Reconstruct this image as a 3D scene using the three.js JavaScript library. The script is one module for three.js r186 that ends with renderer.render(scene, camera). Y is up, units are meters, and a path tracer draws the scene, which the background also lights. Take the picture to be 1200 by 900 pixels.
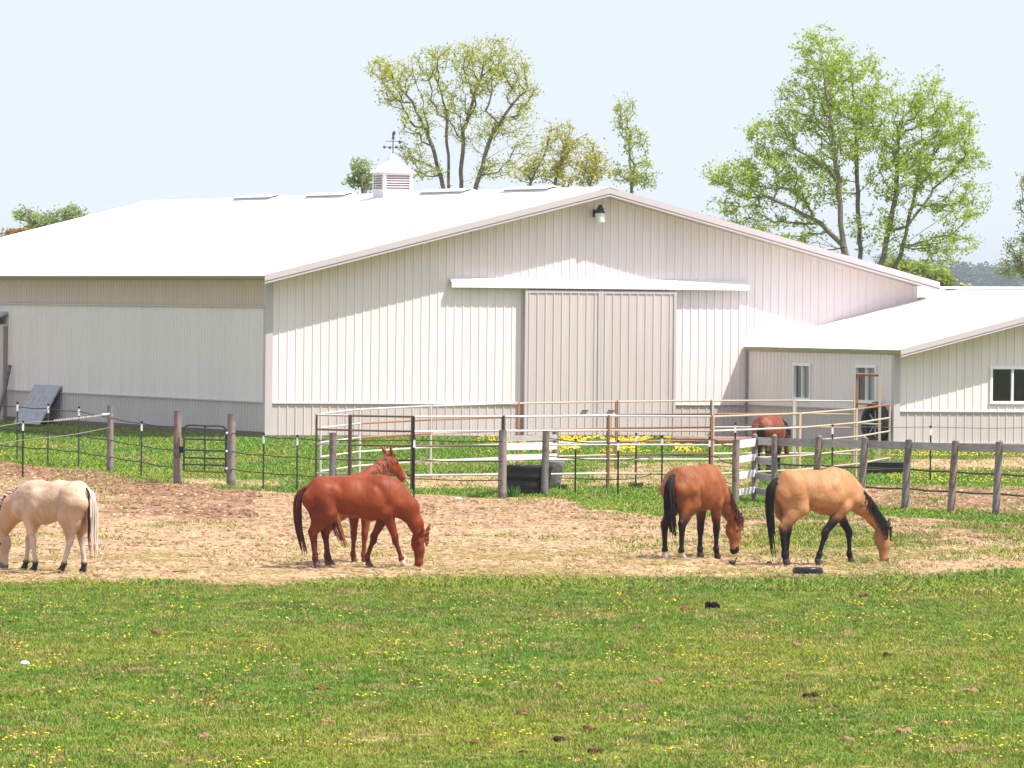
import * as THREE from 'three';
import { mergeGeometries } from 'three/addons/utils/BufferGeometryUtils.js';

// ---------------------------------------------------------------- camera, sky, sun, exposure
const scene = new THREE.Scene();
const F = 8309, CAMH = 3.49, PITCH = Math.atan((450 - 355.4) / F), ROLL = 0.0097;
const camera = new THREE.PerspectiveCamera(2 * Math.atan(450 / F) * 180 / Math.PI, 4 / 3, 1, 9000);
camera.position.set(0, CAMH, 0);
camera.rotation.set(-PITCH, 0, 0);
camera.rotateZ(ROLL);
scene.add(camera);

const renderer = new THREE.WebGLRenderer({ antialias: true });
renderer.toneMapping = THREE.LinearToneMapping;
renderer.toneMappingExposure = 1.64;
renderer.shadowMap.enabled = true;

const SUN = new THREE.Vector3(0.473, 0.851, 0.2285).normalize();
{
  const w = 512, h = 256, d = new Float32Array(w * h * 4);
  for (let j = 0; j < h; j++) for (let i = 0; i < w; i++) {
    const el = ((j + 0.5) / h - 0.5) * Math.PI, az = ((i + 0.5) / w) * 2 * Math.PI;
    const up = Math.max(0, Math.sin(el));
    const dir = new THREE.Vector3(-Math.cos(az) * Math.cos(el), Math.sin(el), -Math.sin(az) * Math.cos(el));
    const glow = Math.pow(Math.max(0, dir.dot(SUN)), 4) * 0.7;
    const t = Math.pow(1 - up, 2.6);                       // 1 at the horizon
    const k = el < 0 ? 0.25 : 1;
    const o = (j * w + i) * 4;
    d[o] = (0.43 + 0.088 * t + glow) * k; d[o + 1] = (0.495 + 0.072 * t + glow) * k; d[o + 2] = (0.70 - 0.095 * t + glow) * k; d[o + 3] = 1;
  }
  const sky = new THREE.DataTexture(d, w, h, THREE.RGBAFormat, THREE.FloatType);
  sky.mapping = THREE.EquirectangularReflectionMapping; sky.magFilter = sky.minFilter = THREE.LinearFilter; sky.needsUpdate = true;
  scene.background = sky; scene.environment = sky;
}
const sun = new THREE.DirectionalLight(new THREE.Color(1, 0.955, 0.89), 4.3);
sun.position.copy(SUN).multiplyScalar(300).add(new THREE.Vector3(0, 0, -140));
sun.target.position.set(0, 0, -140); scene.add(sun, sun.target);
sun.castShadow = true; sun.shadow.mapSize.set(4096, 4096); sun.shadow.radius = 1.2;
Object.assign(sun.shadow.camera, { left: -45, right: 45, top: 110, bottom: -110, near: 10, far: 700 });

// ---------------------------------------------------------------- helpers
const V3 = (x, y, z) => new THREE.Vector3(x, y, z);
function rng(seed) { let a = seed >>> 0; return () => { a = (a + 0x6D2B79F5) | 0; let t = Math.imul(a ^ (a >>> 15), 1 | a); t = (t + Math.imul(t ^ (t >>> 7), 61 | t)) ^ t; return ((t ^ (t >>> 14)) >>> 0) / 4294967296; }; }
const R = rng(11);
function hash2(x, y) { let h = Math.imul(x, 374761393) + Math.imul(y, 668265263); h = Math.imul(h ^ (h >>> 13), 1274126177); return ((h ^ (h >>> 16)) >>> 0) / 4294967296; }
function vn(x, y) { const xi = Math.floor(x), yi = Math.floor(y), fx = x - xi, fy = y - yi, u = fx * fx * (3 - 2 * fx), v = fy * fy * (3 - 2 * fy); const a = hash2(xi, yi), b = hash2(xi + 1, yi), c = hash2(xi, yi + 1), d = hash2(xi + 1, yi + 1); return a + (b - a) * u + (c - a) * v + (a - b - c + d) * u * v; }
function fbm(x, y, o = 4) { let s = 0, a = 0.5, n = 0; for (let i = 0; i < o; i++) { s += a * vn(x, y); n += a; a *= 0.5; x = x * 2.03 + 17.1; y = y * 2.03 + 9.7; } return s / n; }
const clamp = (x, a = 0, b = 1) => Math.max(a, Math.min(b, x));
const sm = (a, b, x) => { const t = clamp((x - a) / (b - a)); return t * t * (3 - 2 * t); };
const lerp = (a, b, t) => a + (b - a) * t;
function poly(pts, x) { if (x <= pts[0][0]) return pts[0][1]; for (let i = 1; i < pts.length; i++) if (x <= pts[i][0]) return lerp(pts[i - 1][1], pts[i][1], (x - pts[i - 1][0]) / (pts[i][0] - pts[i - 1][0])); return pts[pts.length - 1][1]; }

// ground height as a function of the distance from the camera
const GT = [[0, -0.86], [66, -0.80], [100, -0.73], [112, -0.66], [125, -0.56], [140, -0.44], [155, -0.30], [166, -0.13], [174, -0.03], [178, 0], [700, 0]];
const PHI = 0.3772, BX = -6.278, BZ = 181.14, cF = Math.cos(PHI), sF = Math.sin(PHI);   // the barn's near corner and turn
function ground(Z, X) {
  let s = 0; for (const o of [-3, -1, 1, 3]) s += poly(GT, Z + o); s /= 4;
  if (X !== undefined && Z > 160) { const x = X - BX, w = Z - BZ, u = x * cF + w * sF, n = x * sF - w * cF; s -= 0.24 * sm(0.1, 1.7, -u) * sm(1.5, -0.5, n) * (1 - sm(5, 11, -u)); }   // ground fall shaped in beside the long wall to widen its shadow strip
  return s;
}
// a pixel of the photograph gives a direction; what it touches gives the distance
const cP = Math.cos(PITCH), sP = Math.sin(PITCH), cR = Math.cos(ROLL), sR = Math.sin(ROLL);
function dirOf(px, py) { const dx = px - 600, dy = py - 450, x = (dx * cR + dy * sR) / F, y = -(-dx * sR + dy * cR) / F; return { x, y: y * cP - sP, z: y * sP + cP }; }   // z = depth
function project(X, Y, Z) { const y = Y - CAMH, y2 = y * cP + Z * sP, z2 = Z * cP - y * sP, a = F * X / z2, b = -F * y2 / z2; return [600 + a * cR - b * sR, 450 + a * sR + b * cR]; }
function onGround(px, py, h = 0) { const d = dirOf(px, py); let lo = 20, hi = 700; for (let i = 0; i < 60; i++) { const Z = (lo + hi) / 2, t = Z / d.z; if (CAMH + d.y * t > ground(Z, d.x * t) + h) lo = Z; else hi = Z; } const Z = lo, X = d.x * Z / d.z; return V3(X, ground(Z, X), -Z); }
function atDepth(px, py, Z) { const d = dirOf(px, py), t = Z / d.z; return V3(d.x * t, CAMH + d.y * t, -Z); }

const names = {};
function numbered(n) { const k = names[n] = (names[n] ?? -1) + 1; return k ? `${n}_${String(k).padStart(3, '0')}` : n; }
function tag(o, label, category, group) { o.userData.label = label; o.userData.category = category; if (group) o.userData.group = group; return o; }
function thing(name, label, category, pos = V3(0, 0, 0), turn = 0, group) { const g = new THREE.Group(); g.name = numbered(name); g.position.copy(pos); g.rotation.y = turn; scene.add(g); return tag(g, label, category, group); }
function mesh(name, geo, mat, parent) { const m = new THREE.Mesh(geo, mat); m.name = name; m.castShadow = m.receiveShadow = true; parent.add(m); return m; }
function top(name, geo, mat, label, category, group) { return tag(mesh(numbered(name), geo, mat, scene), label, category, group); }
function structure(name, geo, mat) { const m = mesh(name, geo, mat, scene); m.userData.kind = 'structure'; return m; }
const lin = (r, g, b) => new THREE.Color().setRGB(r, g, b);
const mat = (c, roughness = 0.8, o = {}) => new THREE.MeshStandardMaterial({ color: c, roughness, side: THREE.DoubleSide, ...o });
const matte = (c, o = {}) => new THREE.MeshPhysicalMaterial({ color: c, roughness: 1, specularIntensity: 0.12, side: THREE.DoubleSide, ...o });
function box(w, h, d, x = 0, y = 0, z = 0) { return new THREE.BoxGeometry(w, h, d).translate(x, y, z); }
function prism(pts, z0, z1) { return new THREE.ExtrudeGeometry(new THREE.Shape(pts.map(p => new THREE.Vector2(p[0], p[1]))), { depth: z1 - z0, bevelEnabled: false }).translate(0, 0, z0); }
function tube(pts, r, seg = 6, n = 0, r2 = r) {       // tapered tube through points
  const c = pts.length === 2 ? new THREE.LineCurve3(pts[0], pts[1]) : new THREE.CatmullRomCurve3(pts);
  n = n || (pts.length === 2 ? 1 : pts.length * 3);
  const fr = c.computeFrenetFrames(n, false), pos = [], idx = [], uv = [];
  for (let i = 0; i <= n; i++) { const p = c.getPointAt(i / n), rr = lerp(r, r2, i / n); for (let j = 0; j <= seg; j++) { const a = j / seg * 2 * Math.PI, q = p.clone().addScaledVector(fr.normals[i], Math.cos(a) * rr).addScaledVector(fr.binormals[i], Math.sin(a) * rr); pos.push(q.x, q.y, q.z); uv.push(j / seg, i / n); } }
  for (let i = 0; i < n; i++) for (let j = 0; j < seg; j++) { const a = i * (seg + 1) + j, b = a + seg + 1; idx.push(a, b, a + 1, b, b + 1, a + 1); }
  for (const [k, o] of [[0, 0], [n, 1]]) { const p = c.getPointAt(o), ci = pos.length / 3; pos.push(p.x, p.y, p.z); uv.push(0.5, o); for (let j = 0; j < seg; j++) { const a = k * (seg + 1) + j; idx.push(ci, a, a + 1); } }
  const g = new THREE.BufferGeometry(); g.setAttribute('position', new THREE.Float32BufferAttribute(pos, 3)); g.setAttribute('uv', new THREE.Float32BufferAttribute(uv, 2)); g.setIndex(idx); g.computeVertexNormals(); return g;
}
function tex(w, h, fn, srgb = true, rx = 1, ry = 1) {
  const d = new Uint8Array(w * h * 4);
  for (let j = 0; j < h; j++) for (let i = 0; i < w; i++) { const c = fn(i, j), o = (j * w + i) * 4; for (let k = 0; k < 3; k++) { const v = clamp(c[k]); d[o + k] = 255 * (srgb ? (v <= 0.0031308 ? v * 12.92 : 1.055 * Math.pow(v, 1 / 2.4) - 0.055) : v); } d[o + 3] = 255; }
  const t = new THREE.DataTexture(d, w, h); t.wrapS = t.wrapT = THREE.RepeatWrapping; t.magFilter = THREE.LinearFilter; t.minFilter = THREE.LinearMipmapLinearFilter; t.generateMipmaps = true; if (srgb) t.colorSpace = THREE.SRGBColorSpace; t.repeat.set(rx, ry); t.needsUpdate = true; return t;
}

// ---------------------------------------------------------------- materials
// painted steel: slight oil-canning and dust streaks run down the sheet
const grime = (r, g, b, a) => tex(128, 256, (i, j) => { const n = 1 - a * (0.55 * fbm(i / 9, j / 70, 3) + 0.45 * fbm(i / 40 + 7, j / 40, 3)) + a * 0.5; return [r * n, g * n, b * n]; });
const STEEL = [0, 1, 2].map(k => mat(0xffffff, 0.45, { map: grime(0.78 + 0.012 * k, 0.668 + 0.012 * k, 0.645 + 0.012 * k, 0.10) }));
const WAINS = [0, 1, 2].map(k => mat(0xffffff, 0.45, { map: grime(0.52 + 0.012 * k, 0.443 + 0.012 * k, 0.415 + 0.012 * k, 0.14) }));
const SKYLT = [0, 1].map(k => mat(0xffffff, 0.55, { map: grime(0.58 + 0.02 * k, 0.43 + 0.015 * k, 0.34 + 0.01 * k, 0.16) }));
const ROOFM = [0, 1].map(k => mat(0xffffff, 0.4, { map: grime(0.80 - 0.01 * k, 0.79 - 0.01 * k, 0.77 - 0.01 * k, 0.06) }));
const TRIM = mat(lin(0.50, 0.43, 0.425), 0.5), TRIMD = mat(lin(0.30, 0.25, 0.22), 0.6), WHITE = mat(lin(0.80, 0.80, 0.78), 0.4), SOFFIT = mat(lin(0.55, 0.47, 0.39), 0.7);
const CONC = mat(lin(0.42, 0.38, 0.33), 0.9), SKIRT = mat(lin(0.16, 0.11, 0.08), 0.9);
const woodTex = (r, g, b, a = 0.5, seed = 0) => tex(64, 256, (i, j) => { const n = 1 - a * fbm(i / 4 + seed, j / 60, 3) - a * 0.5 * (fbm(i / 14, j / 20 + seed, 3) > 0.62 ? 1 : 0) + a * 0.4; const w = fbm(i / 20 + 3 + seed, j / 30, 3) - 0.5; return [r * n * (1 + 0.25 * w), g * n, b * n * (1 - 0.25 * w)]; });
const WOOD = [mat(0xffffff, 0.9, { map: woodTex(0.225, 0.185, 0.165) }), mat(0xffffff, 0.9, { map: woodTex(0.19, 0.16, 0.148, 0.6, 5) }), mat(0xffffff, 0.9, { map: woodTex(0.24, 0.175, 0.145, 0.6, 9) })];
const PALE_SUNLIT = mat(0xffffff, 0.9, { map: woodTex(0.72, 0.68, 0.64, 0.25, 3) });  // pale board wood; at the fence corner its brightness stands in for sunlight
const BOARD = [mat(0xffffff, 0.9, { map: woodTex(0.40, 0.36, 0.33, 0.4, 3) }), mat(0xffffff, 0.9, { map: woodTex(0.33, 0.295, 0.285, 0.45, 12) })];
const GALV = mat(lin(0.55, 0.53, 0.50), 0.5, { metalness: 0.15 }), RUST = mat(lin(0.30, 0.13, 0.06), 0.8), TANP = mat(lin(0.46, 0.35, 0.25), 0.7), BROWNP = mat(lin(0.13, 0.075, 0.05), 0.7), GREENM = mat(lin(0.045, 0.055, 0.05), 0.55), BLACK = mat(lin(0.006, 0.006, 0.007), 0.65), ROPE = mat(lin(0.035, 0.03, 0.028), 0.8), WHITEP = mat(lin(0.75, 0.75, 0.75), 0.5);
const RUBBER = mat(lin(0.007, 0.007, 0.009), 0.5), GREYTUB = mat(lin(0.20, 0.195, 0.19), 0.6);
const GLASS = new THREE.MeshPhysicalMaterial({ color: 0xffffff, transmission: 1, thickness: 0, roughness: 0.02, ior: 1.5 });
const CURTAIN = mat(lin(0.30, 0.30, 0.32), 0.9), IRON = mat(lin(0.03, 0.03, 0.035), 0.6);

// ---------------------------------------------------------------- ground zones
const yLow = [[-200, 690], [0, 688], [60, 685], [200, 682], [270, 690], [330, 690], [400, 681], [560, 678], [800, 680], [890, 681], [1000, 678], [1100, 674], [1200, 668], [1400, 664]];
const yTop = [[-200, 528], [0, 540], [60, 548], [110, 553], [160, 562], [200, 566], [270, 574], [360, 579], [480, 580], [580, 584], [660, 582], [690, 596], [780, 606], [860, 606], [885, 596], [960, 600], [1060, 606], [1200, 614], [1400, 620]];
function zone(X, Z) {       // grass cover and soil colour at a place
  const [px0, py0] = project(X, ground(Z, X), Z);
  const n1 = fbm(X * 0.9, Z * 0.55, 4) - 0.5, n2 = fbm(X * 0.35 + 40, Z * 0.22 + 9, 3) - 0.5, n3 = fbm(X * 3.1 + 5, Z * 1.9, 3) - 0.5;
  const s = F / Z, px = px0 + n1 * s * 0.8, py = py0 + (n1 * 0.9 + n3 * 0.35) * 10 * 100 / Z;
  const yl = poly(yLow, px), yt = poly(yTop, px);
  let cover, sand = 0.5, straw = 0;
  const gr = (a, b) => sm(a - 3, a + 3, py) * (1 - sm(b - 3, b + 3, py));
  if (py > yt) {
    const low = sm(yl - 5, yl + 5, py);
    let mid = 0.008 + 0.05 * sm(0.0, 0.22, n2);
    mid += sm(600, 760, px) * 0.08 * sm(-0.12, 0.2, n1 + n2) + sm(840, 960, px) * 0.50 * sm(-0.26, 0.2, n1 + n2 * 0.6);
    mid *= 1 - 0.6 * gr(yl - 28, yl + 4);
    cover = lerp(mid, 0.97 - 0.25 * sm(0.12, 0.3, n1 + n2 * 0.4) - 0.5 * sm(0.2, 0.34, n3 + n1 * 0.5), low);
    const depth = (py - yt) / Math.max(20, yl - yt);
    sand = clamp(sm(0.12, 0.42, depth + n2 * 0.5 + n1 * 0.25) + sm(500, 700, px) * 0.5) * (0.75 + 0.5 * n3);
    if (px > 300 && px < 900) sand = Math.max(sand, 0.55 + n3 * 0.5);
    straw = gr(yl - 34, yl + 3) * sm(-0.12, 0.25, n1 + n3 * 0.6) * (px < 1140 ? 1 : 0.25);
  } else {
    cover = 0.95 - 0.2 * sm(0.1, 0.3, n1);
    if (px > 880) { const dirt = gr(569, yt - 10) * sm(890, 960, px), path = gr(538, 551) * sm(1020, 1080, px); cover *= 1 - 0.93 * Math.max(dirt, path); sand = path > dirt ? 0.95 : 0.25; }
    else if (px > 680) { const p = gr(541, 571) * sm(680, 700, px); cover *= 1 - 0.85 * p * sm(-0.25, 0.12, n2 + n3 + (py - 548) * 0.012); sand = 0.85; }
    else if (px > 470) { const p = gr(555, 574); cover *= 1 - 0.9 * p; const q = gr(538, 546) * sm(-0.05, 0.1, n1); cover *= 1 - 0.7 * q; sand = 0.9; }
    else { const p = gr(562, 571) * sm(205, 225, px) * (1 - sm(300, 400, px)) + gr(546, 558) * sm(60, 90, px) * (1 - sm(110, 125, px)) * 0.6; cover *= 1 - 0.8 * clamp(p); sand = 0.9; }
    const wear = sm(0.16, 0.3, n1 + n2 * 0.5); cover *= 1 - 0.4 * wear;
  }
  return { cover: clamp(cover), sand: clamp(sand), straw: clamp(straw), px: px0, py: py0, n1, n2, n3 };
}
{
  // the part of the farm in view: one finely divided sheet with soil and turf colours
  const X0 = -22, X1 = 22, Z0 = 48, Z1 = 236, nx = 220, nz = 760, W = 2048, H = 2048;
  const data = new Uint8Array(W * H * 4), enc = v => 255 * (v <= 0.0031308 ? v * 12.92 : 1.055 * Math.pow(Math.min(1, v), 1 / 2.4) - 0.055);
  const zc = new Map(), zx = 512, zz = 1024, cells = [];
  for (let j = 0; j < zz; j++) for (let i = 0; i < zx; i++) cells.push(zone(lerp(X0, X1, (i + 0.5) / zx), lerp(Z0, Z1, (j + 0.5) / zz)));
  for (let j = 0; j < H; j++) for (let i = 0; i < W; i++) {
    const z = cells[(j >> 1) * zx + (i >> 2)], h1 = hash2(i, j), h2 = hash2(i >> 1, (j >> 1) + 5000), h3 = hash2(i >> 3, (j >> 2) + 9000);
    const c = z.cover + (h2 - 0.5) * 0.5 + (h1 - 0.5) * 0.3;
    let r, g, b;
    if (c > 0.5) { const y = clamp(0.35 + z.n2 * 1.6 + (h3 - 0.5) * 0.5); r = lerp(0.11, 0.19, y); g = lerp(0.165, 0.185, y); b = lerp(0.024, 0.034, y); }
    else {
      const s = clamp(z.sand + (h3 - 0.5) * 0.55); r = lerp(0.225, 0.43, s); g = lerp(0.118, 0.287, s); b = lerp(0.070, 0.160, s);
      if (h2 < 0.14) { r *= 0.5; g *= 0.45; b *= 0.45; } else if (h2 > 0.95 - z.straw * 0.4) { r = 0.52; g = 0.40; b = 0.205; }
    }
    const k = 0.82 + 0.36 * h1, o = (j * W + i) * 4; data[o] = enc(r * k); data[o + 1] = enc(g * k); data[o + 2] = enc(b * k); data[o + 3] = 255;
  }
  const t = new THREE.DataTexture(data, W, H); t.colorSpace = THREE.SRGBColorSpace; t.magFilter = THREE.LinearFilter; t.minFilter = THREE.LinearMipmapLinearFilter; t.generateMipmaps = true; t.needsUpdate = true;
  const pos = [], uv = [], idx = [];
  for (let j = 0; j <= nz; j++) for (let i = 0; i <= nx; i++) {
    const X = lerp(X0, X1, i / nx), Z = lerp(Z0, Z1, j / nz), e = Math.min(i, j, nx - i, nz - j) > 2 ? 1 : 0;
    const c = cells[Math.min(zz - 1, Math.floor(j / nz * zz)) * zx + Math.min(zx - 1, Math.floor(i / nx * zx))], rough = (1 - c.cover) * (1.25 - c.sand);
    const bump = e * ((fbm(X * 0.8, Z * 0.5, 2) - 0.5) * 0.04 + (hash2(i, j) - 0.5) * (0.012 + 0.065 * rough * sm(0.35, 0.65, fbm(X * 1.2 + 3, Z * 0.8, 2))));
    pos.push(X, ground(Z, X) + bump * (Z > 172 ? 0.3 : 1), -Z); uv.push(i / nx, j / nz);
  }
  for (let j = 0; j < nz; j++) for (let i = 0; i < nx; i++) { const a = j * (nx + 1) + i, b = a + nx + 1; idx.push(a, a + 1, b, a + 1, b + 1, b); }
  const g = new THREE.BufferGeometry(); g.setAttribute('position', new THREE.Float32BufferAttribute(pos, 3)); g.setAttribute('uv', new THREE.Float32BufferAttribute(uv, 2)); g.setIndex(idx); g.computeVertexNormals();
  structure('paddock_ground', g, matte(0xffffff, { map: t }));
  // the land around it, out to the horizon
  const xs = [-4000, -1200, -400, -120, -50, X0, X1, 50, 120, 400, 1200, 4000], zs = [-400, -60, 0, 20, 40, Z0], p2 = [], i2 = [];
  for (let z = Z0 + 4; z < Z1; z += 4) zs.push(z); zs.push(Z1, 300, 450, 700, 1200, 2400, 5200);
  for (const z of zs) for (const x of xs) p2.push(x, ground(z), -z);
  for (let j = 0; j < zs.length - 1; j++) for (let i = 0; i < xs.length - 1; i++) { if (xs[i] === X0 && zs[j] >= Z0 && zs[j] < Z1) continue; const a = j * xs.length + i, b = a + xs.length; i2.push(a, a + 1, b, a + 1, b + 1, b); }
  const g2 = new THREE.BufferGeometry(); g2.setAttribute('position', new THREE.Float32BufferAttribute(p2, 3)); g2.setAttribute('uv', new THREE.Float32BufferAttribute(p2.flatMap((v, i) => i % 3 === 0 ? [v / 30, p2[i + 2] / 30] : []), 2)); g2.setIndex(i2); g2.computeVertexNormals();
  structure('field', g2, mat(0xffffff, 0.95, { map: tex(256, 256, (i, j) => { const n = 0.75 + 0.5 * hash2(i, j), y = hash2(i >> 4, j >> 4); return [(0.09 + 0.05 * y) * n, (0.14 + 0.01 * y) * n, 0.032 * n]; }) }));
}

// ---------------------------------------------------------------- buildings
// pixel -> coordinates in the barn's own frame: u along the gable, v up, n out of the gable (towards the paddock)
function onGable(px, py, n = 0) { const d = dirOf(px, py); const ox = -BX, oz = BZ; /* camera in barn frame */ const cu = ox * cF - oz * sF, cn = ox * sF + oz * cF, du = d.x * cF + d.z * sF, dn = d.x * sF - d.z * cF; const t = (n - cn) / dn; return { u: cu + du * t, v: CAMH + d.y * t }; }
function onSide(px, py, u = 0) { const d = dirOf(px, py); const ox = -BX, oz = BZ; const cu = ox * cF - oz * sF, cn = ox * sF + oz * cF, du = d.x * cF + d.z * sF, dn = d.x * sF - d.z * cF; const t = (u - cu) / du; return { n: cn + dn * t, v: CAMH + d.y * t }; }
const BARN = V3(BX, 0, -BZ);

// ribbed steel sheet: x across, rib pitch 9 in; bottom and top may slope; openings are real holes
const RIB = 0.2286, SHW = RIB * 4;
function sheet(x0, x1, yb, yt, { fine = true, holes = [], rise = 0.02 } = {}) {
  const xs = [[x0, 0], [x1, 0]];
  for (let c = Math.ceil(x0 / RIB) * RIB + RIB / 2 - RIB; c < x1 + RIB; c += RIB) {
    for (const [o, h] of [[-0.030, 0], [-0.011, rise], [0.011, rise], [0.030, 0]]) xs.push([c + o, h]);
    if (fine) for (const m of [0.076, 0.152]) for (const [o, h] of [[-0.012, 0], [-0.004, 0.004], [0.004, 0.004], [0.012, 0]]) xs.push([c + m + o, h]);
  }
  let p = xs.filter(q => q[0] >= x0 - 1e-6 && q[0] <= x1 + 1e-6);
  for (const h of holes) for (const e of [h[0], h[1]]) if (e > x0 && e < x1) p.push([e, 0]);
  p.sort((a, b) => a[0] - b[0]);
  const pos = [], uv = [], B = typeof yb === 'function' ? yb : () => yb, T = typeof yt === 'function' ? yt : () => yt;
  const quad = (a, b, ya0, ya1, yb0, yb1) => { if (ya1 - ya0 < 1e-4 && yb1 - yb0 < 1e-4) return; const q = [[a[0], ya0, a[1]], [b[0], yb0, b[1]], [b[0], yb1, b[1]], [a[0], ya0, a[1]], [b[0], yb1, b[1]], [a[0], ya1, a[1]]]; for (const v of q) { pos.push(...v); uv.push((v[0] - x0) / 0.9144 * 0.999, v[1] / 4); } };
  for (let i = 0; i < p.length - 1; i++) {
    const a = p[i], b = p[i + 1]; if (b[0] - a[0] < 1e-5) continue; const m = (a[0] + b[0]) / 2;
    let runs = [[B(a[0]), T(a[0]), B(b[0]), T(b[0])]];
    for (const h of holes) if (m > h[0] && m < h[1]) runs = [[runs[0][0], h[2], runs[0][2], h[2]], [h[3], runs[0][1], h[3], runs[0][3]]];
    for (const r of runs) quad(a, b, Math.min(r[0], r[1]), r[1], Math.min(r[2], r[3]), r[3]);
  }
  const g = new THREE.BufferGeometry(); g.setAttribute('position', new THREE.Float32BufferAttribute(pos, 3)); g.setAttribute('uv', new THREE.Float32BufferAttribute(uv, 2)); g.computeVertexNormals(); return g;
}
// sheets of one wall side by side under a parent; the wall frame is set by rotation and offset
function wall(parent, name, len, yb, yt, mats, { holes = [], from = 0, place, fine = true } = {}) {
  let same = null, k = 0;
  for (let x = from; x < len - 1e-3; x += SHW, k++) {
    const x1 = Math.min(len, x + SHW), hs = holes.filter(h => h[1] > x && h[0] < x1), plain = typeof yt === 'number' && typeof yb === 'number' && !hs.length && x1 - x > SHW - 1e-3;
    let g;
    if (plain) { same = same || sheet(0, SHW, yb, yt, { fine }); g = same; } else { g = sheet(x, x1, yb, yt, { fine, holes: hs }); g.translate(-x, 0, 0); }
    const m = mesh(name, g, mats[Math.floor(hash2(k, name.length + Math.floor(len * 10)) * mats.length)], parent); place(m, x);
  }
}
const HW = 0.875, HE = 4.04, BW = 9.14, PIT = 0.25, LEN = 36.5, RO = 0.69, EO = 0.30, TH = 0.17;
const TRIMY = 3.32;
const barn = thing('riding_barn', 'big cream metal riding barn with white roof and sliding double doors', 'barn', BARN, PHI);
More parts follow.
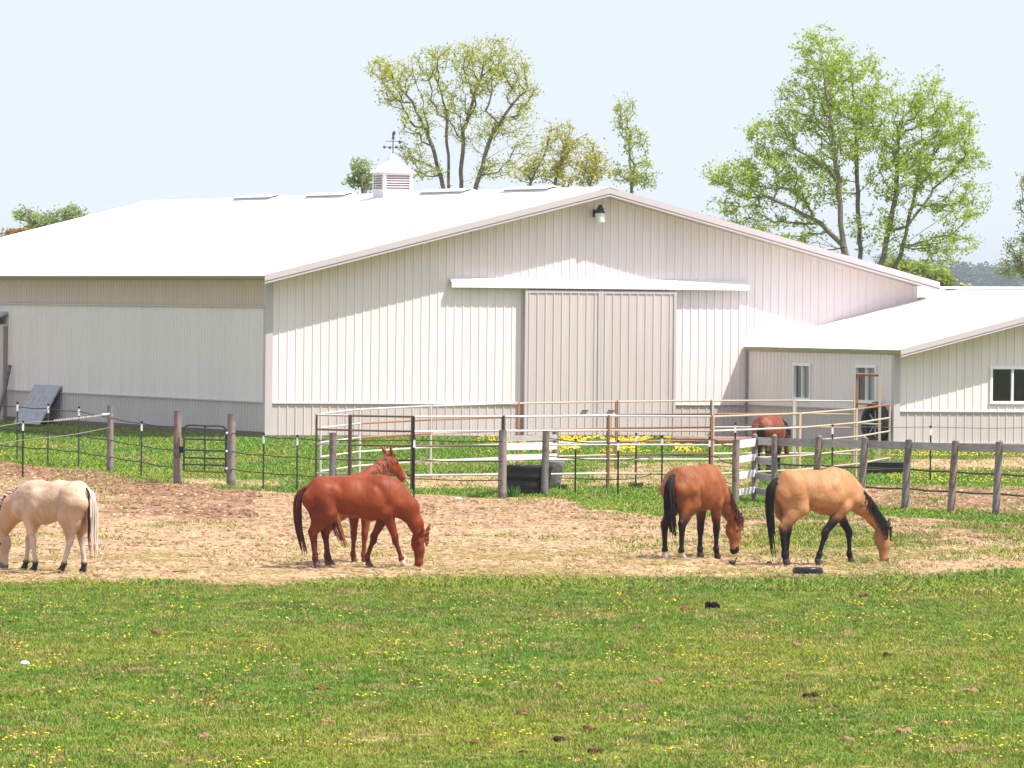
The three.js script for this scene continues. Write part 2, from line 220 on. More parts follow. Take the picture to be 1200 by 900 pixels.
{
  const P = (m, x) => m.position.set(x, 0, 0);
  const rake = x => HE + PIT * (x < BW ? x : 2 * BW - x) - 0.004;
  // gable wall towards the paddock
  wall(barn, 'wall_panel', 2 * BW, HW + 0.03, rake, STEEL, { from: 0, place: P });
  wall(barn, 'wainscot_panel', 2 * BW, 0.06, HW, WAINS, { from: 0, place: (m, x) => m.position.set(x, 0, 0.006) });
  // long side wall: wainscot, main sheets, translucent light band under the eave
  const S = (dz) => (m, x) => { m.rotation.y = -Math.PI / 2; m.position.set(-dz, 0, -LEN + x); };
  wall(barn, 'wainscot_panel', LEN, 0.14, HW, WAINS, { place: S(0.006), fine: false });
  wall(barn, 'wall_panel', LEN, HW + 0.03, TRIMY, STEEL, { place: S(0), fine: false });
  wall(barn, 'light_panel', LEN, TRIMY + 0.05, HE - 0.006, SKYLT, { place: S(0.004), fine: false });
  mesh('skirt_board', box(0.04, 0.34, LEN, -0.03, -0.03, -LEN / 2), SKIRT, barn);
  mesh('skirt_board', box(7.0, 0.12, 0.04, 3.5, 0, 0.03), SKIRT, barn);
  mesh('skirt_board', box(2 * BW - 11.3, 0.12, 0.04, 11.3 + (2 * BW - 11.3) / 2, 0, 0.03), SKIRT, barn);
  mesh('wall_trim', box(0.05, 0.045, LEN, -0.03, TRIMY + 0.024, -LEN / 2), TRIM, barn);
  mesh('wall_trim', box(0.05, 0.028, LEN, -0.03, HW + 0.015, -LEN / 2), TRIM, barn);
  for (const [a, b] of [[0.16, 7.0], [11.29, 13.3]]) mesh('wall_trim', prism([[0, HW + 0.03], [0.05, HW + 0.012], [0.05, HW - 0.012], [0, HW - 0.012]], 0, b - a).rotateY(-Math.PI / 2).translate(b, 0, 0).translate(0, 0, 0.004), TRIM, barn);
  mesh('corner_trim', prism([[-0.045, 0.045], [0.15, 0.045], [0.15, 0.018], [-0.012, 0.018], [-0.012, -0.12], [-0.045, -0.12]].map(p => [p[0], -p[1]]), 0, HE - 0.03).rotateX(-Math.PI / 2), TRIM, barn);
  // the walls behind
  mesh('end_wall', prism([[0, 0], [2 * BW, 0], [2 * BW, HE], [BW, HE + BW * PIT], [0, HE]], -LEN - 0.05, -LEN), STEEL[0], barn);
  mesh('side_wall', box(0.05, HE, LEN - 0.1, 2 * BW - 0.03, HE / 2, -LEN / 2), STEEL[0], barn);
  // roof: deck and ribbed sheets on both slopes
  const deck = s => { const X = x => s < 0 ? x : 2 * BW - x; return prism([[X(-EO), HE - PIT * EO + TH - 0.035], [X(-0.01), HE], [X(BW), HE + PIT * BW], [X(BW), HE + PIT * BW + TH], [X(-EO), HE - PIT * EO + TH]], -LEN - 0.5, RO); };
  const sl = Math.hypot(BW + EO, (BW + EO) * PIT) + 0.03, ang = Math.atan(PIT);
  for (const s of [-1, 1]) {
    const roof = mesh('roof_slope', deck(s), SOFFIT, barn);
    const rg = sheet(0, SHW, 0, sl, { fine: false, rise: 0.022 });
    let k = 0;
    for (let n = -LEN - 0.52; n < RO - 0.02; n += SHW, k++) {
      const w = Math.min(SHW, RO + 0.02 - n), g = w > SHW - 1e-3 ? rg : sheet(0, w, 0, sl, { fine: false, rise: 0.022 });
      const m = mesh('roof_panel', g, ROOFM[k % 2], roof);
      // sheet x -> along the ridge (n), sheet y -> up the slope, sheet z -> out of the roof
      const mm = new THREE.Matrix4().makeBasis(V3(0, 0, 1), V3(-s * Math.cos(ang), Math.sin(ang), 0), V3(s * Math.sin(ang), Math.cos(ang), 0));
      m.quaternion.setFromRotationMatrix(s < 0 ? mm : new THREE.Matrix4().makeBasis(V3(0, 0, -1), V3(-Math.cos(ang), Math.sin(ang), 0), V3(Math.sin(ang), Math.cos(ang), 0)));
      const ex = s < 0 ? -EO - 0.03 : 2 * BW + EO + 0.03; m.position.set(ex, HE - PIT * (EO + 0.03) + TH + 0.004, s < 0 ? n : n + w);
    }
    const X = x => s < 0 ? x : 2 * BW - x, y = x => HE + PIT * x;
    for (const [d0, d1, z0, z1, m] of [[0.035, TH + 0.028, RO, RO + 0.03, TRIM], [0.0, 0.035, RO, RO + 0.012, TRIMD], [-0.035, 0.0, RO - 0.03, RO + 0.045, TRIM]])
      mesh('rake_trim', prism([[X(-EO - 0.02), y(-EO - 0.02) + d0], [X(BW), y(BW) + d0], [X(BW), y(BW) + d1], [X(-EO - 0.02), y(-EO - 0.02) + d1]], z0, z1), m, barn);
    mesh('eave_trim', box(0.03, 0.035, LEN + RO, X(-EO - 0.016), HE - PIT * EO + TH - 0.022, (RO - LEN) / 2), TRIMD, barn);
  }
  const ry = HE + PIT * BW + TH;
  const cap = (n0, n1, w, h, t) => prism([[BW - w, ry - w * PIT + 0.026 + h], [BW, ry + 0.03 + h], [BW + w, ry - w * PIT + 0.026 + h], [BW + w, ry - w * PIT + 0.026 + h + t], [BW, ry + 0.036 + h + t], [BW - w, ry - w * PIT + 0.026 + h + t]], n0, n1);
  mesh('ridge_cap', cap(-LEN - 0.52, RO + 0.04, 0.22, 0, 0.02), ROOFM[0], barn);
  // raised ridge vents
  const ridgeN = px => { let lo = -LEN, hi = RO; for (let i = 0; i < 40; i++) { const m = (lo + hi) / 2, X = BX + BW * cF + m * sF, Z = BZ + BW * sF - m * cF; if (project(X, ry, Z)[0] < px) lo = m; else hi = m; } return lo; };
  for (const [a, b] of [[281, 325], [366, 411], [500, 551], [598, 650]]) {
    const n0 = ridgeN(a), n1 = ridgeN(b), v = mesh('ridge_vent', cap(n0, n1, 0.26, 0.065, 0.022), ROOFM[1], barn);
    mesh('vent_side', mergeGeometries([box(0.02, 0.10, n1 - n0 - 0.08, BW - 0.2, ry + 0.02, (n0 + n1) / 2), box(0.02, 0.10, n1 - n0 - 0.08, BW + 0.2, ry + 0.02, (n0 + n1) / 2)]), TRIMD, v);
  }
  // sliding double doors under their track hood
  for (const [x0, x1] of [[7.03, 9.135], [9.15, 11.27]]) {
    const d = mesh('door_leaf', box(x1 - x0, 3.76, 0.05, (x0 + x1) / 2, 1.95, 0.145), WAINS[0], barn);
    for (let x = x0, k = 0; x < x1 - 0.01; x += SHW, k++) { const w = Math.min(SHW, x1 - x); const m = mesh('door_panel', sheet(0, w, 0.09, 3.80), WAINS[(k + 1) % 3], d); m.position.set(x, 0, 0.176); }
    for (const e of [x0 + 0.03, x1 - 0.03]) mesh('door_trim', box(0.07, 3.80, 0.045, e, 1.95, 0.18), TRIM, d);
    mesh('door_trim', box(x1 - x0 - 0.14, 0.07, 0.04, (x0 + x1) / 2, 3.80, 0.18), TRIM, d);
    mesh('door_handle', box(0.17, 0.03, 0.05, x0 < 8 ? x1 - 0.42 : x0 + 0.30, 0.72, 0.22), IRON, d);
  }
  const hl = onGable(529, 335, 0.2).u, hr = onGable(878, 338, 0.2).u;
  mesh('door_track_hood', prism([[0.02, 4.14], [0.235, 4.02], [0.235, 3.885], [0.215, 3.885], [0.215, 4.0], [0.02, 4.11]], 0, hr - hl).rotateY(-Math.PI / 2).translate(hr, 0, 0.0), WHITE, barn);
  mesh('door_track', box(hr - hl - 0.2, 0.06, 0.05, (hl + hr) / 2, 3.92, 0.16), GALV, barn);
}
{ // lamp under the peak
  const a = onGable(697, 250); const t = thing('barn_light', 'dusk light with white globe and dark hood under the barn peak', 'lamp', V3(BX + a.u * cF + 0.03 * sF, a.v, -(BZ + a.u * sF - 0.03 * cF)), PHI);
  mesh('arm', tube([V3(0, 0.0, 0), V3(0, 0.02, 0.2), V3(0, 0.06, 0.34)], 0.03), IRON, t); mesh('wall_plate', box(0.14, 0.2, 0.05, 0, 0, 0.02), IRON, t);
  mesh('hood', new THREE.LatheGeometry([[0, 0.24], [0.05, 0.235], [0.055, 0.18], [0.09, 0.16], [0.1, 0.08], [0.125, 0.05], [0.125, 0.02]].map(p => new THREE.Vector2(...p)), 20).translate(0, -0.02, 0.34), IRON, t);
  mesh('globe', new THREE.LatheGeometry([[0.12, 0.02], [0.135, -0.02], [0.135, -0.2], [0.11, -0.235], [0, -0.24]].map(p => new THREE.Vector2(...p)), 20).translate(0, -0.02, 0.34), mat(lin(0.72, 0.70, 0.68), 0.25), t);
}
{ // cupola with weathervane on the ridge
  let best = null; for (let n = -30; n < 0; n += 0.05) { const X = BX + BW * cF + n * sF, Z = BZ + BW * sF - n * cF, q = project(X, 7, Z); if (!best || Math.abs(q[0] - 460.5) < best[0]) best = [Math.abs(q[0] - 460.5), n, X, Z]; }
  const ry = HE + PIT * BW + TH, t = thing('roof_cupola', 'louvred square cupola with pyramid roof and weathervane on barn ridge', 'cupola', V3(best[2], ry, -best[3]), PHI), w = 0.43;
  mesh('base', prism([[-w, -0.11], [0, -0.002], [w, -0.11], [w, 0.1], [-w, 0.1]], -w, w), STEEL[0], t);
  for (const a of [0, 1, 2, 3]) {
    const f = new THREE.Group(); f.name = 'louvre_face'; f.rotation.y = a * Math.PI / 2; t.add(f);
    for (let k = 0; k < 7; k++) mesh('louvre', prism([[0, 0], [0.05, -0.02], [0.05, -0.035], [0, -0.015]], -w + 0.07, w - 0.07).rotateY(-Math.PI / 2).rotateY(0).translate(0, 0.17 + k * 0.068, w - 0.045), STEEL[1], f);
    for (const s of [-1, 1]) mesh('corner_post', box(0.075, 0.52, 0.02, s * (w - 0.038), 0.35, w + 0.001 * a), STEEL[0], f);
    mesh('rail', box(2 * w - 0.15, 0.06, 0.02, 0, 0.13, w), STEEL[0], f); mesh('rail', box(2 * w - 0.15, 0.05, 0.02, 0, 0.59, w), STEEL[0], f);
  }
  mesh('core', box(2 * w - 0.14, 0.5, 2 * w - 0.14, 0, 0.35, 0), TRIMD, t);
  const rp = [[0.50, 0.60], [0.50, 0.625], [0.36, 0.74], [0.2, 0.92], [0.07, 1.1], [0, 1.16]], pg = [];
  for (let i = 0; i < rp.length - 1; i++) for (let a = 0; a < 4; a++) { const c = (r, y, k) => { const an = (a + k) * Math.PI / 2 + Math.PI / 4, q = r * Math.SQRT2; return [q * Math.cos(an), y, -q * Math.sin(an)]; }; const A = c(rp[i][0], rp[i][1], 0), B = c(rp[i][0], rp[i][1], 1), C = c(rp[i + 1][0], rp[i + 1][1], 1), D = c(rp[i + 1][0], rp[i + 1][1], 0); pg.push(...A, ...B, ...C, ...A, ...C, ...D); }
  const g = new THREE.BufferGeometry(); g.setAttribute('position', new THREE.Float32BufferAttribute(pg, 3)); g.computeVertexNormals();
  mesh('roof', g, mat(lin(0.74, 0.72, 0.70), 0.35, { metalness: 0.1 }), t); mesh('roof_base', box(0.96, 0.02, 0.96, 0, 0.6, 0), TRIM, t);
  const v = mesh('weathervane', tube([V3(0, 1.12, 0), V3(0, 1.72, 0)], 0.014), IRON, t);
  mesh('compass_arm', tube([V3(-0.24, 1.33, 0), V3(0.24, 1.33, 0)], 0.01), IRON, v); mesh('compass_arm', tube([V3(0, 1.33, -0.24), V3(0, 1.33, 0.24)], 0.01), IRON, v);
  for (const [x, z] of [[-0.26, 0], [0.26, 0], [0, 0.26], [0, -0.26]]) mesh('letter', box(0.05, 0.07, 0.05, x, 1.33, z), IRON, v);
  mesh('arrow', mergeGeometries([tube([V3(-0.22, 1.5, 0), V3(0.2, 1.5, 0)], 0.011), new THREE.ConeGeometry(0.06, 0.1, 6).rotateZ(-Math.PI / 2).translate(0.24, 1.48, 0)]), IRON, v);
  mesh('figure', prism([[-0.05, 1.56], [0.05, 1.56], [0.03, 1.64], [0.08, 1.74], [0.02, 1.80], [-0.03, 1.72], [-0.02, 1.64]], -0.012, 0.012), IRON, v);
}
// annex in front of the barn's right half, ridge parallel to the barn's
const AU = onGable(876, 460).u, AN = onSide(1048.5, 470, AU).n, AE = 2.30, AW = 6.2, ABK = 7, ARO = 0.62;
const annex = thing('stable_annex', 'low cream metal stable annex with sliding windows joined to the barn', 'stable', V3(BX + AU * cF + AN * sF, 0, -(BZ + AU * sF - AN * cF)), PHI);
{
  // local frame: origin at the front left corner, x along its gable, z out of its gable; z = -AN is the barn wall
  const rake = x => AE + PIT * (x < AW ? x : 2 * AW - x) - 0.004;
  const A = (px, py) => { const q = onGable(px, py, AN); return [q.u - AU, q.v]; }, B = (px, py) => { const q = onSide(px, py, AU); return [q.n, q.v]; };
  const [wx0, wy1] = A(1161, 431), [, wy0] = A(1165, 471.5), wx1 = wx0 + 1.2;
  const win = [[wx0, wx1, wy0, wy1]];
  wall(annex, 'wall_panel', 2 * AW, HW + 0.03, rake, STEEL, { holes: win, place: (m, x) => m.position.set(x, 0, 0) });
  wall(annex, 'wainscot_panel', 2 * AW, 0.1, HW, WAINS, { place: (m, x) => m.position.set(x, 0, 0.006) });
  mesh('footing', box(2 * AW + 0.1, 0.2, 0.08, AW, 0.0, 0.02), CONC, annex);
  mesh('footing', box(0.06, 0.16, AN - 0.06, -0.03, 0.0, -AN / 2 - 0.02), SKIRT, annex);
  const s1 = B(931.5, 428)[0], s2 = B(951, 428)[0], s3 = B(1004.5, 429)[0], s4 = B(1028, 429)[0], sy1 = 1.98, sy0 = 1.10;
  const hs = [[s1, s2, sy0, sy1], [s3, s4, sy0, sy1]];
  const S = dz => (m, x) => { m.rotation.y = -Math.PI / 2; m.position.set(-dz, 0, -AN + x); };
  wall(annex, 'wall_panel', AN, HW + 0.03, AE - 0.006, STEEL, { holes: hs, place: S(0) });
  wall(annex, 'wainscot_panel', AN, 0.06, HW, WAINS, { place: S(0.006) });
  mesh('wall_trim', box(0.05, 0.03, AN - 0.1, -0.03, HW + 0.015, -AN / 2 - 0.05), TRIM, annex);
  mesh('wall_trim', prism([[0, HW + 0.03], [0.05, HW + 0.012], [0.05, HW - 0.014], [0, HW - 0.014]], 0, 2 * AW - 0.13).rotateY(-Math.PI / 2).translate(2 * AW, 0, 0.004), TRIM, annex);
  mesh('corner_trim', prism([[-0.045, 0.045], [0.13, 0.045], [0.13, 0.018], [-0.012, 0.018], [-0.012, -0.10], [-0.045, -0.10]].map(p => [p[0], -p[1]]), 0, AE - 0.02).rotateX(-Math.PI / 2), TRIM, annex);
  mesh('corner_trim', box(0.06, AE - 0.02, 0.10, -0.035, AE / 2, -AN + 0.055), TRIMD, annex);
  mesh('side_wall', box(0.05, AE, AN + ABK, 2 * AW - 0.03, AE / 2, -(AN + ABK) / 2), STEEL[0], annex);
  mesh('end_wall', prism([[2 * BW - AU + 0.05, 0], [2 * AW, 0], [2 * AW, AE], [AW, AE + AW * PIT], [2 * BW - AU + 0.05, AE + PIT * (2 * BW - AU)]], -AN - ABK, -AN - ABK + 0.05), STEEL[0], annex);
  mesh('floor_slab', box(2 * AW - 0.2, 0.04, AN - 0.2, AW, 0.06, -AN / 2), CONC, annex);
  const sl = Math.hypot(AW + 0.2, (AW + 0.2) * PIT) + 0.03, ang = Math.atan(PIT), eo = 0.12, th = 0.15;
  for (const s of [-1, 1]) {
    const X = x => s < 0 ? x : 2 * AW - x, y = x => AE + PIT * x;
    const lowU = s < 0 ? -eo : -eo;
    const roof = mesh('roof_slope', prism([[X(lowU), y(lowU) + th - 0.035], [X(-0.01), y(0)], [X(AW), y(AW)], [X(AW), y(AW) + th], [X(lowU), y(lowU) + th]], s < 0 ? -AN + 0.03 : -AN - ABK, ARO), SOFFIT, annex);
    if (s < 0) { const gx = 2 * BW - AU + 0.32; mesh('roof_back', prism([[gx, y(gx)], [AW, y(AW)], [AW, y(AW) + th], [gx, y(gx) + th]], -AN - ABK, -AN + 0.02), SOFFIT, roof); }
    let k = 0;
    const start = s < 0 ? -AN + 0.03 : -AN - ABK;
    const put = (g, n, w, low) => { const m = mesh('roof_panel', g, ROOFM[k++ % 2], roof); m.quaternion.setFromRotationMatrix(s < 0 ? new THREE.Matrix4().makeBasis(V3(0, 0, 1), V3(Math.cos(ang), Math.sin(ang), 0), V3(-Math.sin(ang), Math.cos(ang), 0)) : new THREE.Matrix4().makeBasis(V3(0, 0, -1), V3(-Math.cos(ang), Math.sin(ang), 0), V3(Math.sin(ang), Math.cos(ang), 0))); m.position.set(X(low - 0.03), y(low - 0.03) + th + 0.004, s < 0 ? n : n + w); };
    const fullL = Math.hypot(AW + eo, (AW + eo) * PIT) + 0.03, rg = sheet(0, SHW, 0, fullL, { fine: false });
    for (let n = start; n < ARO - 0.01; n += SHW) { const w = Math.min(SHW, ARO + 0.02 - n); put(w > SHW - 1e-3 ? rg : sheet(0, w, 0, fullL, { fine: false }), n, w, lowU); }
    if (s < 0) { const gx = 2 * BW - AU + 0.34, L2 = Math.hypot(AW - gx, (AW - gx) * PIT) + 0.03, g2 = sheet(0, SHW, 0, L2, { fine: false }); for (let n = -AN - ABK; n < -AN - SHW + 0.03; n += SHW) put(g2, n, SHW, gx); }
    for (const [d0, d1, z0, z1, m] of [[0.03, th + 0.026, ARO, ARO + 0.03, TRIM], [0.0, 0.03, ARO, ARO + 0.012, TRIMD], [-0.03, 0.0, ARO - 0.03, ARO + 0.045, TRIM]])
      mesh('rake_trim', prism([[X(-eo - 0.02), y(-eo - 0.02) + d0], [X(AW), y(AW) + d0], [X(AW), y(AW) + d1], [X(-eo - 0.02), y(-eo - 0.02) + d1]], z0, z1), m, annex);
    mesh('eave_trim', box(0.03, 0.035, ARO - start, X(-eo - 0.016), y(-eo) + th - 0.022, (ARO + start) / 2), TRIMD, annex);
  }
  const ry = AE + PIT * AW + th;
  mesh('ridge_cap', prism([[AW - 0.2, ry - 0.05 + 0.026], [AW, ry + 0.03], [AW + 0.2, ry - 0.05 + 0.026], [AW + 0.2, ry - 0.05 + 0.046], [AW, ry + 0.052], [AW - 0.2, ry - 0.05 + 0.046]], -AN - ABK, ARO + 0.04), ROOFM[0], annex);
  function slider(x0, x1, y0, y1, put, curtain) {       // two-pane sliding window; put() places it on its wall
    const w = new THREE.Group(); w.name = 'window'; annex.add(w); put(w);
    const cx = (x0 + x1) / 2, cy = (y0 + y1) / 2, h = y1 - y0, ww = x1 - x0, f = 0.045;
    mesh('frame', mergeGeometries([box(ww + 0.08, f + 0.03, 0.09, cx, y1 + 0.005, 0.01), box(ww + 0.08, f + 0.03, 0.1, cx, y0 - 0.005, 0.01), box(f + 0.02, h - 0.06, 0.09, x0 + 0.005, cy, 0.01), box(f + 0.02, h - 0.06, 0.09, x1 - 0.005, cy, 0.01), box(f + 0.01, h - 0.06, 0.07, cx, cy, 0.0)]), WHITE, w);
    for (const e of [0, 1]) mesh('pane', new THREE.PlaneGeometry(ww / 2 - f, h - f).translate(e ? (cx + x1) / 2 : (cx + x0) / 2, cy, -0.01 + 0.012 * e), GLASS, w);
    if (curtain === 1) { for (const s of [-1, 1]) { const a = s < 0 ? cx + 0.03 : x1 - 0.04, b = (cx + x1) / 2; mesh('curtain', prism(s < 0 ? [[a, y0], [a + 0.1, y0], [a + 0.03, cy], [a + 0.16, y1], [a, y1]] : [[a, y0], [a - 0.1, y0], [a - 0.03, cy], [a - 0.16, y1], [a, y1]], -0.12, -0.1), CURTAIN, w); } }
    if (curtain === 2) mesh('blind', box(ww / 2 - 0.05, h - 0.04, 0.01, (cx + x1) / 2, cy, -0.1), CURTAIN, w);
    return w;
  }
  slider(wx0, wx1, wy0, wy1, w => w.position.set(0, 0, 0));
  const onS = w => { w.rotation.y = -Math.PI / 2; w.position.set(0, 0, -AN); };
  slider(s1, s2, sy0, sy1, onS, 1); slider(s3, s4, sy0, sy1, onS, 2);
}
{ // small lean-to entry on the long side wall
  const q = onSide(1, 400), n0 = onSide(8, 470).n, d = 0.55, t = thing('entry_porch', 'narrow grey-roofed entry porch on the barn side wall', 'porch', V3(BX + n0 * sF, 0, -(BZ - n0 * cF)), PHI);
  mesh('wall', box(d, 2.75, 3.2, -d / 2, 1.375, -1.62), STEEL[1], t); mesh('corner_trim', box(0.1, 2.75, 0.1, -d, 1.375, 0.0), TRIMD, t); mesh('corner_trim', box(0.1, 2.7, 0.05, -0.06, 1.35, 0.0), TRIMD, t);
  mesh('roof', prism([[0, 3.12], [-d - 0.15, 2.80], [-d - 0.15, 2.74], [0, 3.06]], -3.3, 0.12), mat(lin(0.36, 0.36, 0.40), 0.5), t);
}
{ // plywood sheet and old post leaning on the side wall
  const nA = onSide(53, 495, -0.5).n, nB = nA - 2.35, mid = (nA + nB) / 2;
  const t = thing('plywood_sheet', 'weathered grey plywood sheet leaning against the barn side wall', 'board', V3(BX + mid * sF, 0, -(BZ - mid * cF)), PHI);
  const h = 1.32, foot = -0.68; const g = prism([[foot, 0.0], [foot + 0.035, 0.0], [-0.03, h - 0.25], [-0.07, h - 0.24]], nB - mid, nA - mid);
  mesh('sheet', g, mat(0xffffff, 0.8, { map: woodTex(0.42, 0.39, 0.40, 0.35, 21) }), t); mesh('brace', box(0.05, 0.09, 2.2, -0.1, 0.62, 0), WOOD[1], t);
  const n2 = onSide(15, 470).n, t2 = top('leaning_post', tube([V3(-0.5, 0, 0), V3(-0.28, 0.8, 0.05), V3(-0.1, 1.6, 0.02)], 0.055, 7), WOOD[1], 'old wooden post leaning upright beside the plywood sheet', 'post');
  t2.position.set(BX + n2 * sF, 0, -(BZ - n2 * cF)); t2.rotation.y = PHI;
}

// ---------------------------------------------------------------- fences, gate, pens
function woodPost(parent, name, base, h, r, k, lean = 0, leanz = 0) { const pts = [0, 0.3, 0.65, 1].map(t => V3(base.x + lean * t + (R() - 0.5) * 0.012, base.y - 0.05 + (h + 0.05) * t, base.z + leanz * t)); return mesh(name, tube(pts, r * 1.05, 9, 8, r * 0.95), WOOD[k % 3], parent); }
function tPost(parent, base, h, m = GREENM) { const p = mesh('metal_post', mergeGeometries([box(0.034, h, 0.008, base.x, base.y + h / 2, base.z), box(0.008, h, 0.03, base.x, base.y + h / 2, base.z + 0.015)]), m, parent); mesh('white_cap', box(0.042, 0.16, 0.044, base.x, base.y + h - 0.12, base.z + 0.01), WHITEP, p); mesh('insulator', box(0.05, 0.045, 0.05, base.x, base.y + h - 0.012, base.z + 0.016), BLACK, p); return p; }
function rope(parent, pts, r = 0.011, m = ROPE, sag = 0.02) { const q = []; for (let i = 0; i < pts.length - 1; i++) { q.push(pts[i]); q.push(pts[i].clone().lerp(pts[i + 1], 0.5).add(V3(0, -sag, 0))); } q.push(pts[pts.length - 1]); return mesh('rope', tube(q, r, 5, q.length * 2), m, parent); }
const up = (p, h) => V3(p.x, p.y + h, p.z);
{
  // rope fence from the left edge to the gate
  const f = thing('rope_fence', 'rope fence on thin metal posts ending at wooden gate post before the side wall', 'fence');
  const a = [[-40, 535], [-12, 538], [20, 542], [56, 544.5], [92, 548.5]].map(p => onGround(...p)), w = onGround(129, 553.5), b = onGround(165.5, 559.5), g0 = onGround(207, 567);
  a.forEach(p => tPost(f, p, 1.36)); tPost(f, b, 1.2); woodPost(f, 'wooden_post', w, 1.46, 0.072, 0, -0.01);
  for (const h of [1.26, 0.74, 0.36]) rope(f, [...a.map(p => up(p, h)), up(w, h * 0.95), up(b, h * 0.92), up(g0, h * 0.95)]);
  const f2 = thing('rope_fence', 'short rope run with coil spring from wooden post to a dark metal post', 'fence');
  const c = onGround(26.5, 559.5), c0 = onGround(-40, 567); tPost(f2, c, 1.2, BLACK); tPost(f2, c0, 1.2, BLACK);
  for (const h of [1.17, 0.8]) rope(f2, [up(c0, h), up(c, h), up(w, h < 1 ? 0.98 : 1.28)], 0.012, mat(lin(0.2, 0.17, 0.14), 0.8), 0.04);
  const s0 = up(c, 1.17), s1 = up(w, 1.28), coil = []; for (let i = 0; i <= 140; i++) { const t = i / 140, p = s0.clone().lerp(s1, 0.35 + t * 0.55); p.y += Math.sin(i * 1.25) * 0.028 - 0.03; p.z += Math.cos(i * 1.25) * 0.028; coil.push(p); }
  mesh('coil_spring', tube(coil, 0.006, 4, 260), GALV, f2); mesh('spring_handle', tube([s0.clone().lerp(s1, 0.9), s0.clone().lerp(s1, 0.98)], 0.022, 6), WHITEP, f2);

  // gate between two posts
  const pl = onGround(207.5, 567), pr = onGround(270.5, 569.5);
  const gp = thing('gate_post', 'weathered round wooden gate post on the latch side beside the metal post', 'post'); woodPost(gp, 'shaft', pl, 1.53, 0.085, 2); mesh('latch', box(0.09, 0.14, 0.07, pl.x + 0.09, pl.y + 0.72, pl.z + 0.06), BLACK, gp);
  const gq = thing('gate_post', 'weathered round wooden gate post on the hinge side with white insulators', 'post'); woodPost(gq, 'shaft', pr, 1.50, 0.09, 0); for (const h of [1.1, 0.72, 0.36]) mesh('insulator', new THREE.SphereGeometry(0.028, 8, 6).translate(pr.x - 0.09, pr.y + h, pr.z + 0.05), WHITEP, gq);
  const gt = thing('pasture_gate', 'dark green tubular metal gate with six rails and rounded top corners', 'gate');
  const e0 = pl.clone().lerp(pr, 0.125), e1 = pl.clone().lerp(pr, 0.90), P = (t, h) => { const q = e0.clone().lerp(e1, t); q.y = lerp(e0.y, e1.y, t) + h; return q; };
  mesh('outer_frame', mergeGeometries([tube([P(0, 0.28), P(0, 0.6), P(0, 0.95), P(0.0, 1.14), P(0.035, 1.21), P(0.1, 1.235), P(0.5, 1.235), P(0.9, 1.235), P(0.965, 1.21), P(1, 1.14), P(1, 0.95), P(1, 0.6), P(1, 0.28)], 0.022, 7, 60)]), GREENM, gt);
  for (const h of [0.28, 0.42, 0.56, 0.72, 0.95]) mesh('rail', tube([P(0, h), P(1, h)], 0.019, 7), h < 0.3 ? RUST : GREENM, gt);
  mesh('stay', tube([P(0.5, 0.28), P(0.5, 1.235)], 0.018, 7), GREENM, gt); mesh('hinge', box(0.12, 0.05, 0.05, e1.x + 0.05, P(1, 1.0).y, e1.z), BLACK, gt);

  // rope fence from the gate to the water tank
  const r1 = thing('rope_fence', 'rope fence on metal posts between the gate and the water tank', 'fence');
  const ps = [[308.5, 574.5], [348, 577]].map(p => onGround(...p)), w2 = onGround(389.5, 581), t2 = onGround(485, 583), w3 = onGround(588, 585);
  ps.forEach(p => tPost(r1, p, 1.16)); tPost(r1, t2, 1.2, BLACK); woodPost(r1, 'wooden_post', w2, 1.27, 0.075, 1);
  for (const h of [1.1, 0.72, 0.36]) rope(r1, [up(pr, h), ...ps.map(p => up(p, h)), up(w2, h * 1.02), up(t2, h * 1.05), up(w3, h * 1.05)]);
  // rope fence right of the tank
  const r2 = thing('rope_fence', 'rope fence on metal posts between the water tank and the board corner', 'fence');
  const q = [[674, 579.5], [724, 581.5]].map(p => onGround(...p)), q2 = [[745, 571], [775.5, 574], [831, 576]].map(p => onGround(...p)), w4 = onGround(861, 588), w5 = onGround(638, 580);
  [...q, ...q2].forEach(p => tPost(r2, p, 1.13, BLACK));
  for (const h of [1.08, 0.74, 0.34]) { rope(r2, [up(w5, h * 1.08), ...q.map(p => up(p, h)), up(q2[1], h), up(q2[2], h), up(w4, h)]); }
  const r3 = thing('rope_fence', 'thin rope fence in front of the stable annex behind the board fence', 'fence');
  const b3 = [[861, 563], [975, 565], [1090, 566.5], [1215, 567]].map(p => onGround(...p)); b3.forEach(p => tPost(r3, p, 1.24, BLACK));
  for (const h of [1.22, 0.6, 0.3]) rope(r3, b3.map(p => up(p, h)), 0.008, mat(lin(0.16, 0.13, 0.12), 0.8));
}
